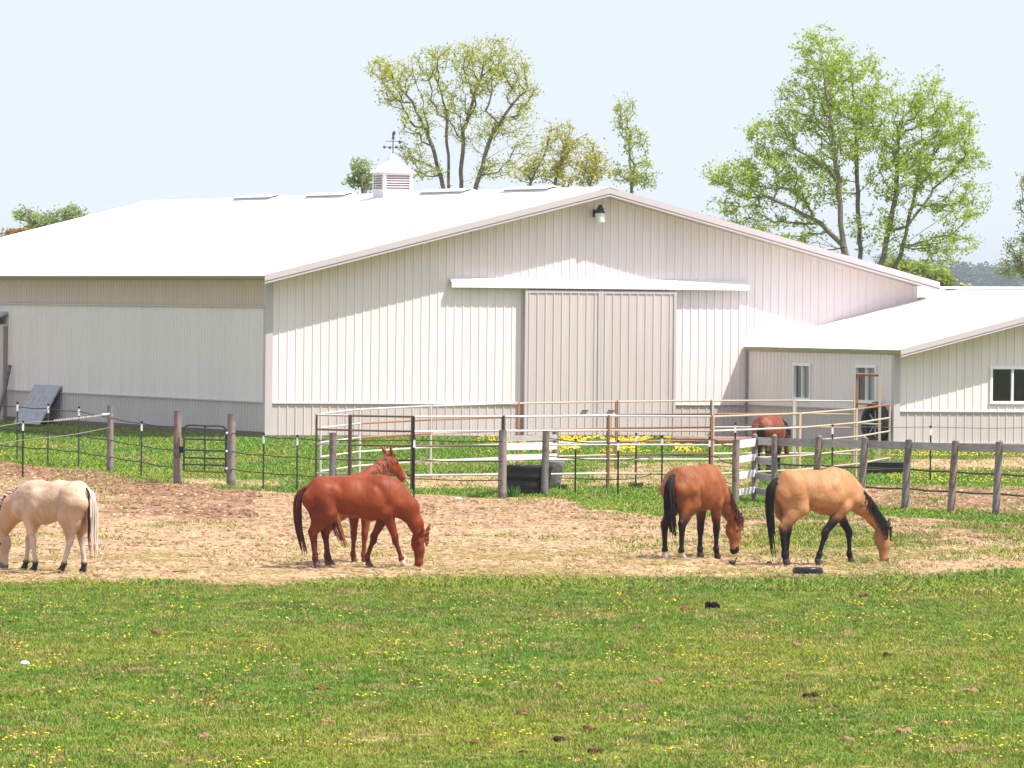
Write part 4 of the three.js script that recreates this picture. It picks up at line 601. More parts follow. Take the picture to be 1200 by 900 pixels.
{ // second chestnut behind it, head up
  const a = 1.02, q = reader(5.622, 340, 520, 375, 792, a), base = [0.21, 0.043, 0.011], dark = [0.06, 0.014, 0.006];
  const poll = [1.16, 1.70, 0.0], muz = [1.52, 1.30, 0.12];
  horse('chestnut_horse', 'chestnut horse with head up, standing hidden behind the grazing chestnut', {
    seed: 5, pos: q.pos, a, hs: 0.95, ls: 0.9, headA: 0.75, poll, muzzle: muz, arch: 0.05,
    legs: { hr: q.leg([240, 246, 252], 0.12), hl: q.leg([165, 172, 178], -0.12), fr: q.leg([488, 484, 486], 0.12), fl: q.leg([414, 410, 416], -0.12) },
    coat: (tg, x, y, z, n) => { if (tg === 4) return [0.12, 0.07, 0.05]; let c = mixc(base, dark, (tg === 2 ? 0.4 : 0) + n * 0.5); if (tg === 7) c = [0.3, 0.2, 0.17]; return c; },
    tail: [[-0.78, 1.22, 0.0], [-0.84, 1.05, 0.14], [-0.74, 0.8, 0.2], [-0.62, 0.5, 0.24], [-0.5, 0.28, 0.28]], tailW: 0.07, tailCol: (r) => mixc([0.16, 0.04, 0.014], [0.32, 0.12, 0.05], r),
    mane: { n: 70, len: 0.26, side: 1, stand: 0.0, r: 0.015, col: (r) => mixc([0.10, 0.025, 0.01], [0.24, 0.07, 0.03], r), forelock: 6 },
  });
}
{ // bay seen from behind
  const a = 0.995, q = reader(6.43, 760, 530, 362, 806, a), base = [0.215, 0.062, 0.018], blk = [0.010, 0.006, 0.005];
  horse('bay_horse', 'bright bay horse with black tail grazing, seen from its rear quarter', {
    seed: 8, pos: q.pos, a, hs: 1.03, ls: 0.86, headA: 0.0, poll: q.pt(676, 520, 0.10), muzzle: q.pt(664, 776, 0.14), arch: 0.04,
    legs: { hr: q.leg([243, 240, 250], 0.135), hl: q.leg([112, 115, 118], -0.135), fr: q.leg([513, 513, 520], 0.13), fl: q.leg([392, 390, 390], -0.13) },
    coat: (tg, x, y, z, n) => { if (tg === 4) return x < 0 ? [0.42, 0.33, 0.28] : [0.05, 0.035, 0.03]; if (tg === 3 && x < 0) return [0.45, 0.36, 0.32]; let c = mixc(base, [0.28, 0.095, 0.03], 0.35 + n * 1.5); if (tg === 1 || tg === 2 || tg === 3) c = mixc(c, blk, sm(0.95, 0.5, y + n * 0.1)); if (tg === 5) c = mixc(c, [0.10, 0.03, 0.015], 0.35); if (tg === 7) c = blk; if (tg === 8) c = [0.04, 0.02, 0.013]; return c; },
    tail: [[-0.74, 1.38, 0], [-0.84, 1.26, 0.0], [-0.88, 0.95, 0.02], [-0.86, 0.6, 0.04], [-0.82, 0.36, 0.05]], tailW: 0.085, tailCol: (r) => mixc([0.006, 0.004, 0.004], [0.02, 0.012, 0.010], r),
    mane: { n: 70, len: 0.24, side: 1, stand: 0.0, r: 0.014, col: (r) => mixc([0.03, 0.012, 0.008], [0.09, 0.03, 0.016], r), forelock: 6 },
  });
}
{ // buckskin grazing on the right
  const a = 0.52, q = reader(6, 890, 530, 414, 788, a), base = [0.34, 0.150, 0.056], blk = [0.006, 0.005, 0.006];
  horse('buckskin_horse', 'buckskin horse with long black mane and black lower legs grazing', {
    seed: 13, pos: q.pos, a, hs: 1.035, ls: 0.92, headA: -0.15, poll: q.pt(893, 528, 0.05), muzzle: q.pt(898, 798, 0.10), arch: 0.06,
    legs: { hr: q.leg([152, 165, 174], 0.13), hl: q.leg([196, 186, 184], -0.13), fr: q.leg([458, 418, 405], 0.13), fl: q.leg([636, 640, 652], -0.13) },
    coat: (tg, x, y, z, n) => { if (tg === 4) return [0.05, 0.045, 0.042]; let c = mixc(base, [0.42, 0.215, 0.095], 0.4 + n * 1.4); if (tg === 1 || tg === 2 || tg === 3) c = mixc(c, blk, sm(0.86, 0.60, y + n * 0.12 + (x > 0 ? 0 : 0.14))); if (tg === 7) c = mixc([0.06, 0.04, 0.03], base, 0.2); if (tg === 8) c = [0.06, 0.035, 0.02]; return c; },
    tail: [[-0.79, 1.38, 0], [-0.90, 1.28, 0], [-0.94, 1.0, 0.0], [-0.92, 0.6, 0.03], [-0.86, 0.12, 0.04]], tailW: 0.07, tailCol: (r) => mixc([0.005, 0.004, 0.004], [0.02, 0.012, 0.009], r * r),
    mane: { n: 130, len: 0.30, side: 1, stand: 0.05, r: 0.016, col: (r) => mixc([0.005, 0.004, 0.005], [0.016, 0.013, 0.012], r), forelock: 7 },
  });
}
{ // dun at the left edge
  const a = Math.PI - 0.56, q = reader(6.92, 0, 550, 409, 836, a), base = [0.45, 0.29, 0.18], drk = [0.05, 0.035, 0.03];
  horse('dun_horse', 'cream dun horse with two-tone mane and pale tail grazing', {
    seed: 21, pos: q.pos, a, hs: 0.955, ls: 0.80, wither: -0.06, neckR: 1.25, headA: Math.PI + 0.2, poll: q.pt(-35, 520, 0), muzzle: q.pt(10, 828, 0), arch: 0.10,
    legs: { hl: q.leg([575, 530, 508], -0.13), hr: q.leg([668, 690, 684], 0.13), fl: q.leg([262, 284, 276], -0.125), fr: q.leg([218, 200, 186], 0.125) },
    coat: (tg, x, y, z, n) => { if (tg === 4 || (tg === 3 && y < 0.15)) return [0.03, 0.022, 0.02]; let c = mixc(base, [0.56, 0.40, 0.28], 0.4 + n * 1.6); if (tg === 2 || tg === 3) c = mixc([0.50, 0.40, 0.33], drk, sm(0.22, 0.14, y)); if (tg === 5) c = mixc(c, [0.42, 0.22, 0.11], 0.6); if (tg === 7) c = [0.16, 0.13, 0.13]; if (tg === 6) c = mixc(c, [0.45, 0.30, 0.22], 0.4); return c; },
    tail: [[-0.66, 1.30, 0], [-0.74, 1.2, 0], [-0.78, 0.95, -0.02], [-0.80, 0.6, -0.04], [-0.88, 0.22, -0.08]], tailW: 0.085, tailCol: (r, s) => r > 0.66 ? mixc([0.02, 0.014, 0.012], [0.07, 0.045, 0.035], s + 0.5) : r > 0.42 ? [0.32, 0.14, 0.065] : [0.58, 0.46, 0.37],
    mane: { n: 360, len: 0.13, side: -0.25, stand: 1.0, fall: 0.25, out: 0.3, r: 0.017, col: (r) => r > 0.5 ? [0.66, 0.55, 0.45] : [0.03, 0.022, 0.02], forelock: 6 },
  });
}
{ // horse in the far pen
  const a = 1.28, pos = onGround(902, 556), base = [0.17, 0.04, 0.014], blk = [0.015, 0.010, 0.009];
  horse('bay_horse', 'dark bay horse standing inside the pen before the stable annex', {
    seed: 34, pos, a, hs: 0.90, ls: 0.86, poll: [1.15, 0.95, 0.05], muzzle: [1.22, 0.42, 0.08], arch: 0.05,
    legs: { hr: [-0.66, -0.62, -0.60], hl: [-0.60, -0.58, -0.56], fr: [0.36, 0.36, 0.38], fl: [0.42, 0.42, 0.44] },
    coat: (tg, x, y, z, n) => { if (tg === 4) return [0.04, 0.03, 0.03]; let c = mixc(base, [0.24, 0.065, 0.022], 0.4 + n * 1.4); if (tg === 1 || tg === 2 || tg === 3) c = mixc(c, blk, sm(0.9, 0.5, y)); if (tg >= 5) c = mixc(c, [0.08, 0.025, 0.012], 0.5); return c; },
    tail: [[-0.62, 1.16, 0], [-0.74, 1.08, 0], [-0.78, 0.8, 0.0], [-0.74, 0.4, 0.0]], tailW: 0.08, tailCol: (r) => mixc([0.006, 0.004, 0.004], [0.02, 0.012, 0.010], r),
    mane: { n: 50, len: 0.22, side: 1, stand: 0, r: 0.014, col: (r) => [0.02, 0.012, 0.01], forelock: 0 },
  });
}

// ---------------------------------------------------------------- small things on the ground
{
  const p = onGround(946.5, 675), t = thing('feed_pan', 'low round black rubber feed pan at the straw edge', 'feed pan', p);
  mesh('pan', new THREE.LatheGeometry([[0, 0.015], [0.22, 0.015], [0.235, 0.03], [0.238, 0.10], [0.228, 0.115], [0.232, 0.13], [0.215, 0.13], [0.21, 0.05], [0, 0.04]].map(q => new THREE.Vector2(...q)), 40), mat(lin(0.010, 0.010, 0.014), 0.35), t);
  mesh('rim', new THREE.TorusGeometry(0.228, 0.014, 8, 40).rotateX(Math.PI / 2).translate(0, 0.03, 0), mat(lin(0.10, 0.10, 0.11), 0.3), t);
  const clod = (sx, sy, sz, seed, n = 5, rad = 0.05) => { const r = rng(seed), gs = []; for (let k = 0; k < n; k++) { const g = new THREE.IcosahedronGeometry(rad * (0.7 + 0.6 * r()), 2), pp = g.attributes.position; for (let i = 0; i < pp.count; i++) { const f = 0.8 + 0.4 * fbm(pp.getX(i) * 40 + seed, pp.getY(i) * 40 + pp.getZ(i) * 30, 2); pp.setXYZ(i, pp.getX(i) * f, pp.getY(i) * f, pp.getZ(i) * f); } g.computeVertexNormals(); g.translate((r() - 0.5) * sx, rad * 0.4 + r() * sy, (r() - 0.5) * sz); gs.push(g); } return mergeGeometries(gs); };
  const DUNG = [matte(lin(0.15, 0.070, 0.034)), matte(lin(0.28, 0.16, 0.09)), matte(lin(0.06, 0.030, 0.016))];
  let m = top('dung_pile', clod(0.14, 0.05, 0.1, 4, 9, 0.045), matte(lin(0.012, 0.009, 0.009)), 'black dung heap in the grass beside a reddish-brown one', 'dung'); m.position.copy(onGround(835, 714));
  m = top('dung_pile', clod(0.16, 0.02, 0.1, 6, 9, 0.035), matte(lin(0.20, 0.080, 0.045)), 'reddish-brown dung heap in the grass beside a black one', 'dung'); m.position.copy(onGround(807, 716));
  m = top('white_stone', new THREE.DodecahedronGeometry(0.055, 1).scale(1.1, 0.7, 0.9), mat(lin(0.72, 0.68, 0.62), 0.9), 'white stone lying in the short grass', 'stone'); m.position.copy(onGround(29, 781)); m.position.y += 0.03;
  const kinds = [0, 1, 2, 3].map(k => clod(0.11, 0.02, 0.08, 50 + k, 6, 0.026)), r = rng(77);
  for (const [x, y] of [[616, 838], [657, 870], [690, 856], [616, 884], [553, 873], [572, 874], [712, 818], [659, 806], [653, 834], [933, 758], [929, 795], [952, 818], [977, 832], [1108, 850], [1060, 860], [1140, 812], [992, 870], [240, 866], [384, 848], [268, 758], [345, 782], [377, 810], [555, 797], [490, 757], [118, 798], [747, 738], [855, 807], [1012, 700], [185, 745], [1040, 770], [885, 802], [700, 884], [1035, 873], [770, 802]]) { const q = top('manure_clod', kinds[Math.floor(r() * 4)], DUNG[Math.floor(r() * 3)], 'small brown manure clod lying in the short pasture grass', 'manure', 'manure clods in the pasture grass'); q.position.copy(onGround(x, y)); q.rotation.y = r() * 6; q.scale.setScalar(0.8 + r() * 0.6); }
  m = top('pale_stone', new THREE.DodecahedronGeometry(0.07, 1).scale(1.3, 0.5, 0.9), mat(lin(0.55, 0.5, 0.44), 0.9), 'pale flat stone on the dirt before the stock tank', 'stone'); m.position.copy(onGround(537, 586)); m.position.y += 0.02;
  // little dark bird on the ground
  const b = thing('ground_bird', 'small dark bird with cocked tail on the straw below the bay', 'bird', onGround(858.5, 663), 0.4);
  const bg = new THREE.SphereGeometry(0.036, 14, 10).scale(1.5, 1, 0.95).rotateZ(0.15), hd = new THREE.SphereGeometry(0.021, 12, 8).translate(-0.052, 0.012, 0);
  mesh('body', mergeGeometries([bg, hd]).translate(0, 0.055, 0), BLACK, b); mesh('tail', box(0.07, 0.012, 0.03).rotateZ(1.15).translate(0.06, 0.10, 0), BLACK, b); mesh('beak', new THREE.ConeGeometry(0.008, 0.03, 6).rotateZ(Math.PI / 2).translate(-0.085, 0.06, 0), TANP, b);
  for (const s of [-1, 1]) mesh('leg', tube([V3(0.005, 0.035, s * 0.012), V3(0, 0, s * 0.014)], 0.004, 5), BROWNP, b);
}

// ---------------------------------------------------------------- grass, dandelions, straw, clods of earth
{
  const r = rng(99), d = new THREE.Object3D(), C = new THREE.Color();
  function tuft(n, h, w, spread, seed, ln = 1.1) { const q = rng(seed), pos = []; for (let k = 0; k < n; k++) { const a = q() * 6.283, x = (q() - 0.5) * spread, z = (q() - 0.5) * spread, hh = h * (0.5 + 0.7 * q()), lx = (q() - 0.5) * hh * ln, lz = (q() - 0.5) * hh * ln, cx = Math.cos(a) * w / 2, cz = Math.sin(a) * w / 2; const A = [x - cx, 0, z - cz], B = [x + cx, 0, z + cz], M0 = [x - cx * 0.8 + lx * 0.35, hh * 0.6, z - cz * 0.8 + lz * 0.35], M1 = [x + cx * 0.8 + lx * 0.35, hh * 0.6, z + cz * 0.8 + lz * 0.35], T = [x + lx, hh, z + lz]; pos.push(...A, ...B, ...M1, ...A, ...M1, ...M0, ...M0, ...M1, ...T); } const g = new THREE.BufferGeometry(); g.setAttribute('position', new THREE.Float32BufferAttribute(pos, 3)); g.computeVertexNormals(); return g; }
  function scatter(name, label, category, geo, material, list, col) { const m = new THREE.InstancedMesh(geo, material, list.length); m.name = numbered(name); list.forEach((p, i) => { d.position.set(p[0], p[3] ?? ground(p[1], p[0]), -p[1]); d.rotation.set(0, p[4] ?? r() * 6.283, 0); d.scale.set(p[2], p[2] * (p[5] ?? 1), p[2]); d.updateMatrix(); m.setMatrixAt(i, d.matrix); const c = col(p); C.setRGB(c[0], c[1], c[2]); m.setColorAt(i, C); }); m.castShadow = m.receiveShadow = true; m.userData.kind = 'stuff'; tag(m, label, category); scene.add(m); return m; }
  const grassCol = p => { const f = fbm(p[0] * 5 + 70, p[1] * 3, 3) - 0.5, t = clamp(0.36 + p[6].n2 * 1.3 + f * 1.6 + (r() - 0.5) * 0.7), y = r(), dry = 0.07 + 0.50 * sm(0.08, 0.22, f + p[6].n1 * 0.5); return y < dry ? (y < dry * 0.35 ? [0.22, 0.13, 0.075] : [0.40, 0.29, 0.13]) : [lerp(0.115, 0.27, t), lerp(0.215, 0.285, t), lerp(0.030, 0.042, t)]; };
  const near = [], far = [], sparse = [], dand = [], straw = [], earth = [], patch = [];
  const GM = matte(0xffffff);
  for (let i = 0; i < 200000; i++) { const Z = 58 + 52 * Math.pow(r(), 0.85), half = Z * 0.0765 + 3, X = (r() * 2 - 1) * half, z = zone(X, Z); if (z.py < poly(yLow, z.px) - 14) continue; if (r() < z.cover * (0.75 + z.n3)) near.push([X, Z, 0.7 + 0.7 * r(), undefined, undefined, 0.75 + 0.5 * r() + 0.5 * clamp(z.n1 * 2, -0.3, 0.6), z]); }
  for (let i = 0; i < 230000; i++) { const Z = 104 + 108 * Math.pow(r(), 1.15), half = Z * 0.0765 + 3, X = (r() * 2 - 1) * half, z = zone(X, Z); const inB = () => { const x = X - BX, w = Z - BZ, u = x * cF + w * sF, n = x * sF - w * cF; return (u > -0.05 && n < 0.05) || (u > AU - 0.05 && n < AN + 0.05 && u < AU + 13); }; if (inB()) continue; if (r() < z.cover * 0.9 && (z.py < poly(yTop, z.px) + 2 ? r() < 0.8 : true)) far.push([X, Z, 0.9 + 0.8 * r(), undefined, undefined, 0.6 + 0.6 * r(), z]); if (z.straw > 0.05 && r() < z.straw * 0.7) straw.push([X, Z, 0.6 + r(), ground(Z) + 0.012 + 0.02 * r(), undefined, 1, z]); if (z.cover < 0.4 && r() < 0.30 * (1.2 - z.sand)) earth.push([X, Z, Math.pow(r(), 5) * 1.7 + 0.28, undefined, undefined, 0.6, z]); else if (z.cover < 0.5 && r() < 0.12) straw.push([X, Z, 0.4 + 0.5 * r(), ground(Z) + 0.008, undefined, 1, z]); }
  for (let i = 0; i < 26000; i++) { const Z = 58 + 50 * r(), half = Z * 0.0765 + 0.6, X = (r() * 2 - 1) * half, z = zone(X, Z); if (z.py < poly(yLow, z.px) + 12) continue; const cl = fbm(X * 1.3 + 60, Z * 0.8, 3); if (r() < 0.22 * sm(0.50, 0.72, cl) + 0.0035) dand.push([X, Z, 0.6 + 0.6 * r(), ground(Z) + 0.03 + 0.03 * r(), undefined, 1, z]); if (r() < 0.045) straw.push([X, Z, 0.5 + 0.7 * r(), ground(Z) + 0.02, undefined, 1, z]); if (r() < 0.05 * sm(0.02, 0.2, z.n3)) earth.push([X, Z, 0.4 + 0.7 * r(), undefined, undefined, 0.6, z]); }
  for (let i = 0; i < 9000; i++) { const px = 560 + 320 * r(), py = 513 + 20 * r(), w = sm(0.42, 0.62, fbm(px * 0.03, py * 0.12, 3)) * (px > 630 && px < 850 ? 1 : 0.25) * (py < 528 ? 1 : 0.35); const p = onGround(px, py); if (r() < w * 0.6) { const z = zone(p.x, -p.z); dand.push([p.x, -p.z, 1.1 + 0.7 * r(), p.y + 0.06, undefined, 1, z]); } }
  for (let i = 0; i < 900; i++) { const px = 1040 + 160 * r(), py = r() < 0.6 ? 528 + 9 * r() : 552 + 16 * r(); const p = onGround(px, py); dand.push([p.x, -p.z, 0.8 + 0.5 * r(), p.y + 0.06, undefined, 1, zone(p.x, -p.z)]); if (i % 3 === 0) { const q = onGround(r() * 480, 520 + 40 * r()); dand.push([q.x, -q.z, 0.7 + 0.5 * r(), q.y + 0.06, undefined, 1, zone(q.x, -q.z)]); } }
  const ok = p => { const x = p[0] - BX, w = p[1] - BZ, u = x * cF + w * sF, n = x * sF - w * cF; return !((u > -0.05 && n < 0.05) || (u > AU - 0.05 && n < AN + 0.05)); };
  scatter('pasture_grass', 'short green pasture grass in the foreground', 'grass', tuft(13, 0.034, 0.0075, 0.15, 1, 2.6), GM, near, grassCol);
  scatter('lawn_grass', 'green grass of the yard between paddock and barn', 'grass', tuft(9, 0.052, 0.012, 0.20, 2, 1.8), GM, far, p => { const c = grassCol(p); return p[6].py < poly(yTop, p[6].px) ? [c[0] * 0.85, c[1] * 1.05, c[2] * 0.9] : c; });
  scatter('dandelion_flowers', 'yellow dandelion flowers dotted through the grass', 'dandelions', new THREE.SphereGeometry(0.017, 6, 4).scale(1, 0.6, 1), mat(0xffffff, 0.7), dand.filter(ok), () => [0.62 + 0.1 * r(), 0.46 + 0.06 * r(), 0.012]);
  const stg = mergeGeometries([box(0.12, 0.004, 0.006), box(0.1, 0.004, 0.006).rotateY(0.7).translate(0.03, 0.006, 0.02), box(0.09, 0.004, 0.006).rotateY(2.0).rotateZ(0.15).translate(-0.02, 0.012, 0.01)]);
  scatter('straw_litter', 'scattered pale straw and hay stems on the dirt', 'straw', stg, matte(0xffffff), straw.filter(ok), () => { const k = 0.75 + 0.5 * r(); return [0.50 * k, 0.385 * k, 0.19 * k]; });
  const eg = new THREE.IcosahedronGeometry(0.03, 0);
  scatter('earth_clods', 'loose clods of trampled brown earth', 'earth', eg, matte(0xffffff), earth.filter(ok), p => { const k = 0.6 + 0.6 * r(), s = p[6].sand; return [lerp(0.17, 0.34, s) * k, lerp(0.09, 0.22, s) * k, lerp(0.05, 0.125, s) * k]; });
  // tall weeds at the foot of the stock tank
  const wd = []; for (let i = 0; i < 22; i++) { const q = onGround(598 + 7 * (r() - 0.5), 582 + r()); wd.push([q.x, -q.z, 0.9 + 1.7 * r(), q.y, undefined, 1.2, zone(q.x, -q.z)]); }
  for (let i = 0; i < 40; i++) { const q = r() < 0.5 ? onGround(745 + 8 * (r() - 0.5), 572) : onGround(655 + 6 * r(), 574); wd.push([q.x, -q.z, 0.8 + 0.9 * r(), q.y, undefined, 1.2, zone(q.x, -q.z)]); }
  scatter('fence_weeds', 'dark green weeds at the fence and tank feet', 'weeds', tuft(9, 0.075, 0.014, 0.1, 9), GM, wd, () => [0.06, 0.13, 0.022]);
}

// ---------------------------------------------------------------- trees
const BARK = mat(0xffffff, 0.95, { map: woodTex(0.19, 0.155, 0.125, 0.6, 41) });
const LEAF = new THREE.MeshPhysicalMaterial({ vertexColors: true, roughness: 0.9, specularIntensity: 0.2, transmission: 0.5, thickness: 0, side: THREE.DoubleSide, ior: 1.2 });
function tree(name, label, o) {
  // o: base px, Z, depth (m), stems: polylines in px from low to high, blobs [cx,cy,rx,ry,weight], n attractors, leaves per tip, col
  const r = rng(o.seed), Z = o.Z, s = F / Z, base = V3(atDepth(o.base, 300, Z).x, 0, -Z), nodes = [], t = thing(name, label, o.category || 'tree', base, 0, o.group);
  const P = (px, py, dz) => { const q = atDepth(px, py, Z + dz); return q.sub(base); };
  const addNode = (p, par) => { nodes.push({ p, par, w: 0, len: par >= 0 ? nodes[par].len + p.distanceTo(nodes[par].p) : 0 }); return nodes.length - 1; };
  const root = addNode(V3(0, 0, 0), -1);
  o.stems.forEach((st, k) => { let par = root; const dz0 = (r() - 0.5) * o.depth * 0.25, slope = (r() - 0.5) * 1.0; if (st.from !== undefined) { let bd = 1e9; const q = P(st.pts[0][0], st.pts[0][1], 0); nodes.forEach((n, i) => { const dd = Math.hypot(n.p.x - q.x, n.p.y - q.y); if (dd < bd) { bd = dd; par = i; } }); } const pts = (st.pts || st).map((q, i) => P(q[0], q[1], dz0 * (i + 1) * 0.6 + slope * i * o.depth * 0.12)); let prev = nodes[par].p; for (const q of pts) { const L = q.distanceTo(prev), n = Math.max(1, Math.round(L / 0.35)); const a = prev.clone(); for (let i = 1; i <= n; i++) { const p = a.clone().lerp(q, i / n).add(V3((r() - 0.5) * 0.07, 0, (r() - 0.5) * 0.07)); par = addNode(p, par); } prev = q; } });
  const at = [], tw = o.blobs.reduce((a, b) => a + b[2] * b[3] * (b[4] || 1), 0);
  for (const b of o.blobs) { const n = Math.round(o.n * b[2] * b[3] * (b[4] || 1) / tw); for (let i = 0; i < n; i++) { const u = r() * 2 - 1, th = r() * 6.283, q = Math.cbrt(0.1 + 0.9 * r()) * (0.72 + 0.62 * r() * r() + 0.1 * r()), sx = Math.sqrt(1 - u * u) * Math.cos(th), sz = Math.sqrt(1 - u * u) * Math.sin(th); const p = P(b[0] + b[2] * sx * q, b[1] + b[3] * u * q, 0); p.z += sz * q * Math.min(o.depth / 2, b[2] / s * 1.2) + (b[5] || 0); at.push(p); } }
  const mid = nodes.slice(1).reduce((a, n) => a.add(n.p), V3(0, 0, 0)).divideScalar(nodes.length - 1);
  at.forEach(p => { p.d = 1e9; for (const n of nodes) p.d = Math.min(p.d, n.p.distanceTo(p)); }); at.sort((a, b) => a.d - b.d);
  const tips = [];
  for (const p of at) {
    let best = -1, bc = 1e9; for (let i = 1; i < nodes.length; i++) { const n = nodes[i], dx = p.x - n.p.x, dy = p.y - n.p.y, dz = p.z - n.p.z, dist = Math.sqrt(dx * dx + dy * dy + dz * dz); let c = dist + n.len * (o.fan || 0.22); if (dy < 0) c += -dy * 0.9; if (c < bc) { bc = c; best = i; } }
    const n = nodes[best], L = n.p.distanceTo(p), k = Math.max(1, Math.round(L / 0.3)); let par = best; const a = n.p.clone(), sag = 0.10 * L;
    for (let i = 1; i <= k; i++) { const u = i / k, q = a.clone().lerp(p, u); q.y -= Math.sin(u * Math.PI) * sag * (r() * 1.1 - 0.1); q.x += (r() - 0.5) * 0.06; q.z += (r() - 0.5) * 0.06; par = addNode(q, par); } tips.push(par);
  }
  for (const tp of tips) { let i = tp; while (i >= 0) { nodes[i].w++; i = nodes[i].par; } }
  const rad = w => (o.twig || 0.006) * Math.pow(Math.max(1, w), o.pw || 0.5);
  const pos = [], nor = [], uv = [], idx = [];
  for (let i = 1; i < nodes.length; i++) {
    const n = nodes[i], q = nodes[n.par], r1 = rad(n.w), r0 = n.par === 0 ? Math.max(r1 * 1.3, 0.02) : Math.min(rad(q.w), r1 * 1.35), d = n.p.clone().sub(q.p); if (d.lengthSq() < 1e-8) continue; d.normalize();
    const sd = r1 > 0.05 ? 7 : r1 > 0.02 ? 5 : 3, ax = Math.abs(d.y) < 0.9 ? V3(0, 1, 0) : V3(1, 0, 0), e = ax.cross(d).normalize(), f = d.clone().cross(e), b0 = pos.length / 3;
    for (let e2 = 0; e2 < 2; e2++) for (let j = 0; j < sd; j++) { const an = j / sd * 6.283, v = e.clone().multiplyScalar(Math.cos(an)).addScaledVector(f, Math.sin(an)), p = (e2 ? n.p : q.p).clone().addScaledVector(v, e2 ? r1 : r0); pos.push(p.x, p.y, p.z); nor.push(v.x, v.y, v.z); uv.push(j / sd, n.len * 0.5 - (e2 ? 0 : 0.15)); }
    for (let j = 0; j < sd; j++) { const a = b0 + j, b = b0 + (j + 1) % sd; idx.push(a, b, a + sd, b, b + sd, a + sd); }
  }
  const tg = new THREE.BufferGeometry(); tg.setAttribute('position', new THREE.Float32BufferAttribute(pos, 3)); tg.setAttribute('normal', new THREE.Float32BufferAttribute(nor, 3)); tg.setAttribute('uv', new THREE.Float32BufferAttribute(uv, 2)); tg.setIndex(idx); mesh('trunk', tg, BARK, t);
  const lp = [], lc = [];
  for (const tp of tips) {
    let i = tp; const tone = r();
    for (let st = 0; st < 3 && i > 0; st++) { const n = nodes[i]; const m = st ? Math.ceil(o.leaves * 0.45) : o.leaves; for (let k = 0; k < m; k++) {
      const c = V3(n.p.x + (r() + r() - 1) * o.spread, n.p.y + (r() + r() - 1) * o.spread * 0.8, n.p.z + (r() + r() - 1) * o.spread), L = o.leaf * (0.6 + 0.7 * r()), w = L * 0.36, a = V3(r() - 0.5, r() * 0.7 - 0.45, r() - 0.5).normalize(), b = V3(r() - 0.5, r() - 0.5, r() - 0.5).cross(a).normalize();
      const A = c, M1 = c.clone().addScaledVector(a, L * 0.45).addScaledVector(b, w), M0 = c.clone().addScaledVector(a, L * 0.45).addScaledVector(b, -w), T = c.clone().addScaledVector(a, L);
      for (const v of [A, M1, M0, M0, M1, T]) lp.push(v.x, v.y, v.z); const cc = o.col(clamp(tone * 0.6 + r() * 0.4)); for (let v = 0; v < 6; v++) lc.push(...cc);
    } i = n.par; }
  }
  const lg = new THREE.BufferGeometry(); lg.setAttribute('position', new THREE.Float32BufferAttribute(lp, 3)); lg.setAttribute('color', new THREE.Float32BufferAttribute(lc, 3)); lg.computeVertexNormals(); mesh('crown', lg, LEAF, t); return t;
}
const gcol = (a, b) => t => mixc(a, b, t);
tree('tall_tree', 'large multi-stemmed tree in fresh green leaf behind the barn roof', {
  seed: 101, base: 1018, Z: 222, depth: 8, n: 2500, leaves: 7, leaf: 0.088, spread: 0.20, twig: 0.0048, pw: 0.455,
  stems: [[[1000, 345], [988, 290], [982, 210], [972, 130], [960, 50]], [[1010, 340], [1008, 280], [1004, 200], [1002, 120], [992, 60]], [[1022, 345], [1036, 300], [1050, 225], [1052, 150]], [[1030, 345], [1056, 300], [1072, 225], [1085, 150], [1090, 100]], { from: 1, pts: [[990, 290], [962, 262], [930, 245], [895, 228], [850, 205]] }, { from: 1, pts: [[985, 292], [955, 284], [920, 280], [880, 262]] }, { from: 1, pts: [[1062, 285], [1095, 262], [1120, 245], [1150, 240]] }, { from: 1, pts: [[1058, 290], [1100, 285], [1130, 280], [1155, 285]] }, { from: 1, pts: [[984, 220], [955, 175], [925, 135]] }, { from: 1, pts: [[1075, 220], [1105, 190], [1140, 170]] }],
  blobs: [[960, 66, 34, 42], [998, 92, 46, 46], [938, 120, 42, 36], [904, 160, 36, 30], [903, 195, 48, 30], [862, 208, 38, 22, 0.8], [872, 245, 42, 28, 0.8], [850, 205, 25, 18, 0.8], [985, 150, 52, 46], [1040, 135, 46, 48], [1092, 120, 30, 40], [1118, 145, 36, 32], [1098, 185, 46, 38], [1142, 185, 20, 18], [1055, 205, 48, 40], [955, 215, 46, 36], [1120, 245, 40, 22, 0.9], [1112, 285, 46, 18, 0.9], [1030, 270, 40, 28, 0.7], [925, 272, 44, 22, 0.8], [1140, 225, 25, 18, 0.6], [1100, 305, 30, 8, 0.6]],
  col: gcol([0.22, 0.33, 0.025], [0.55, 0.66, 0.06]),
});
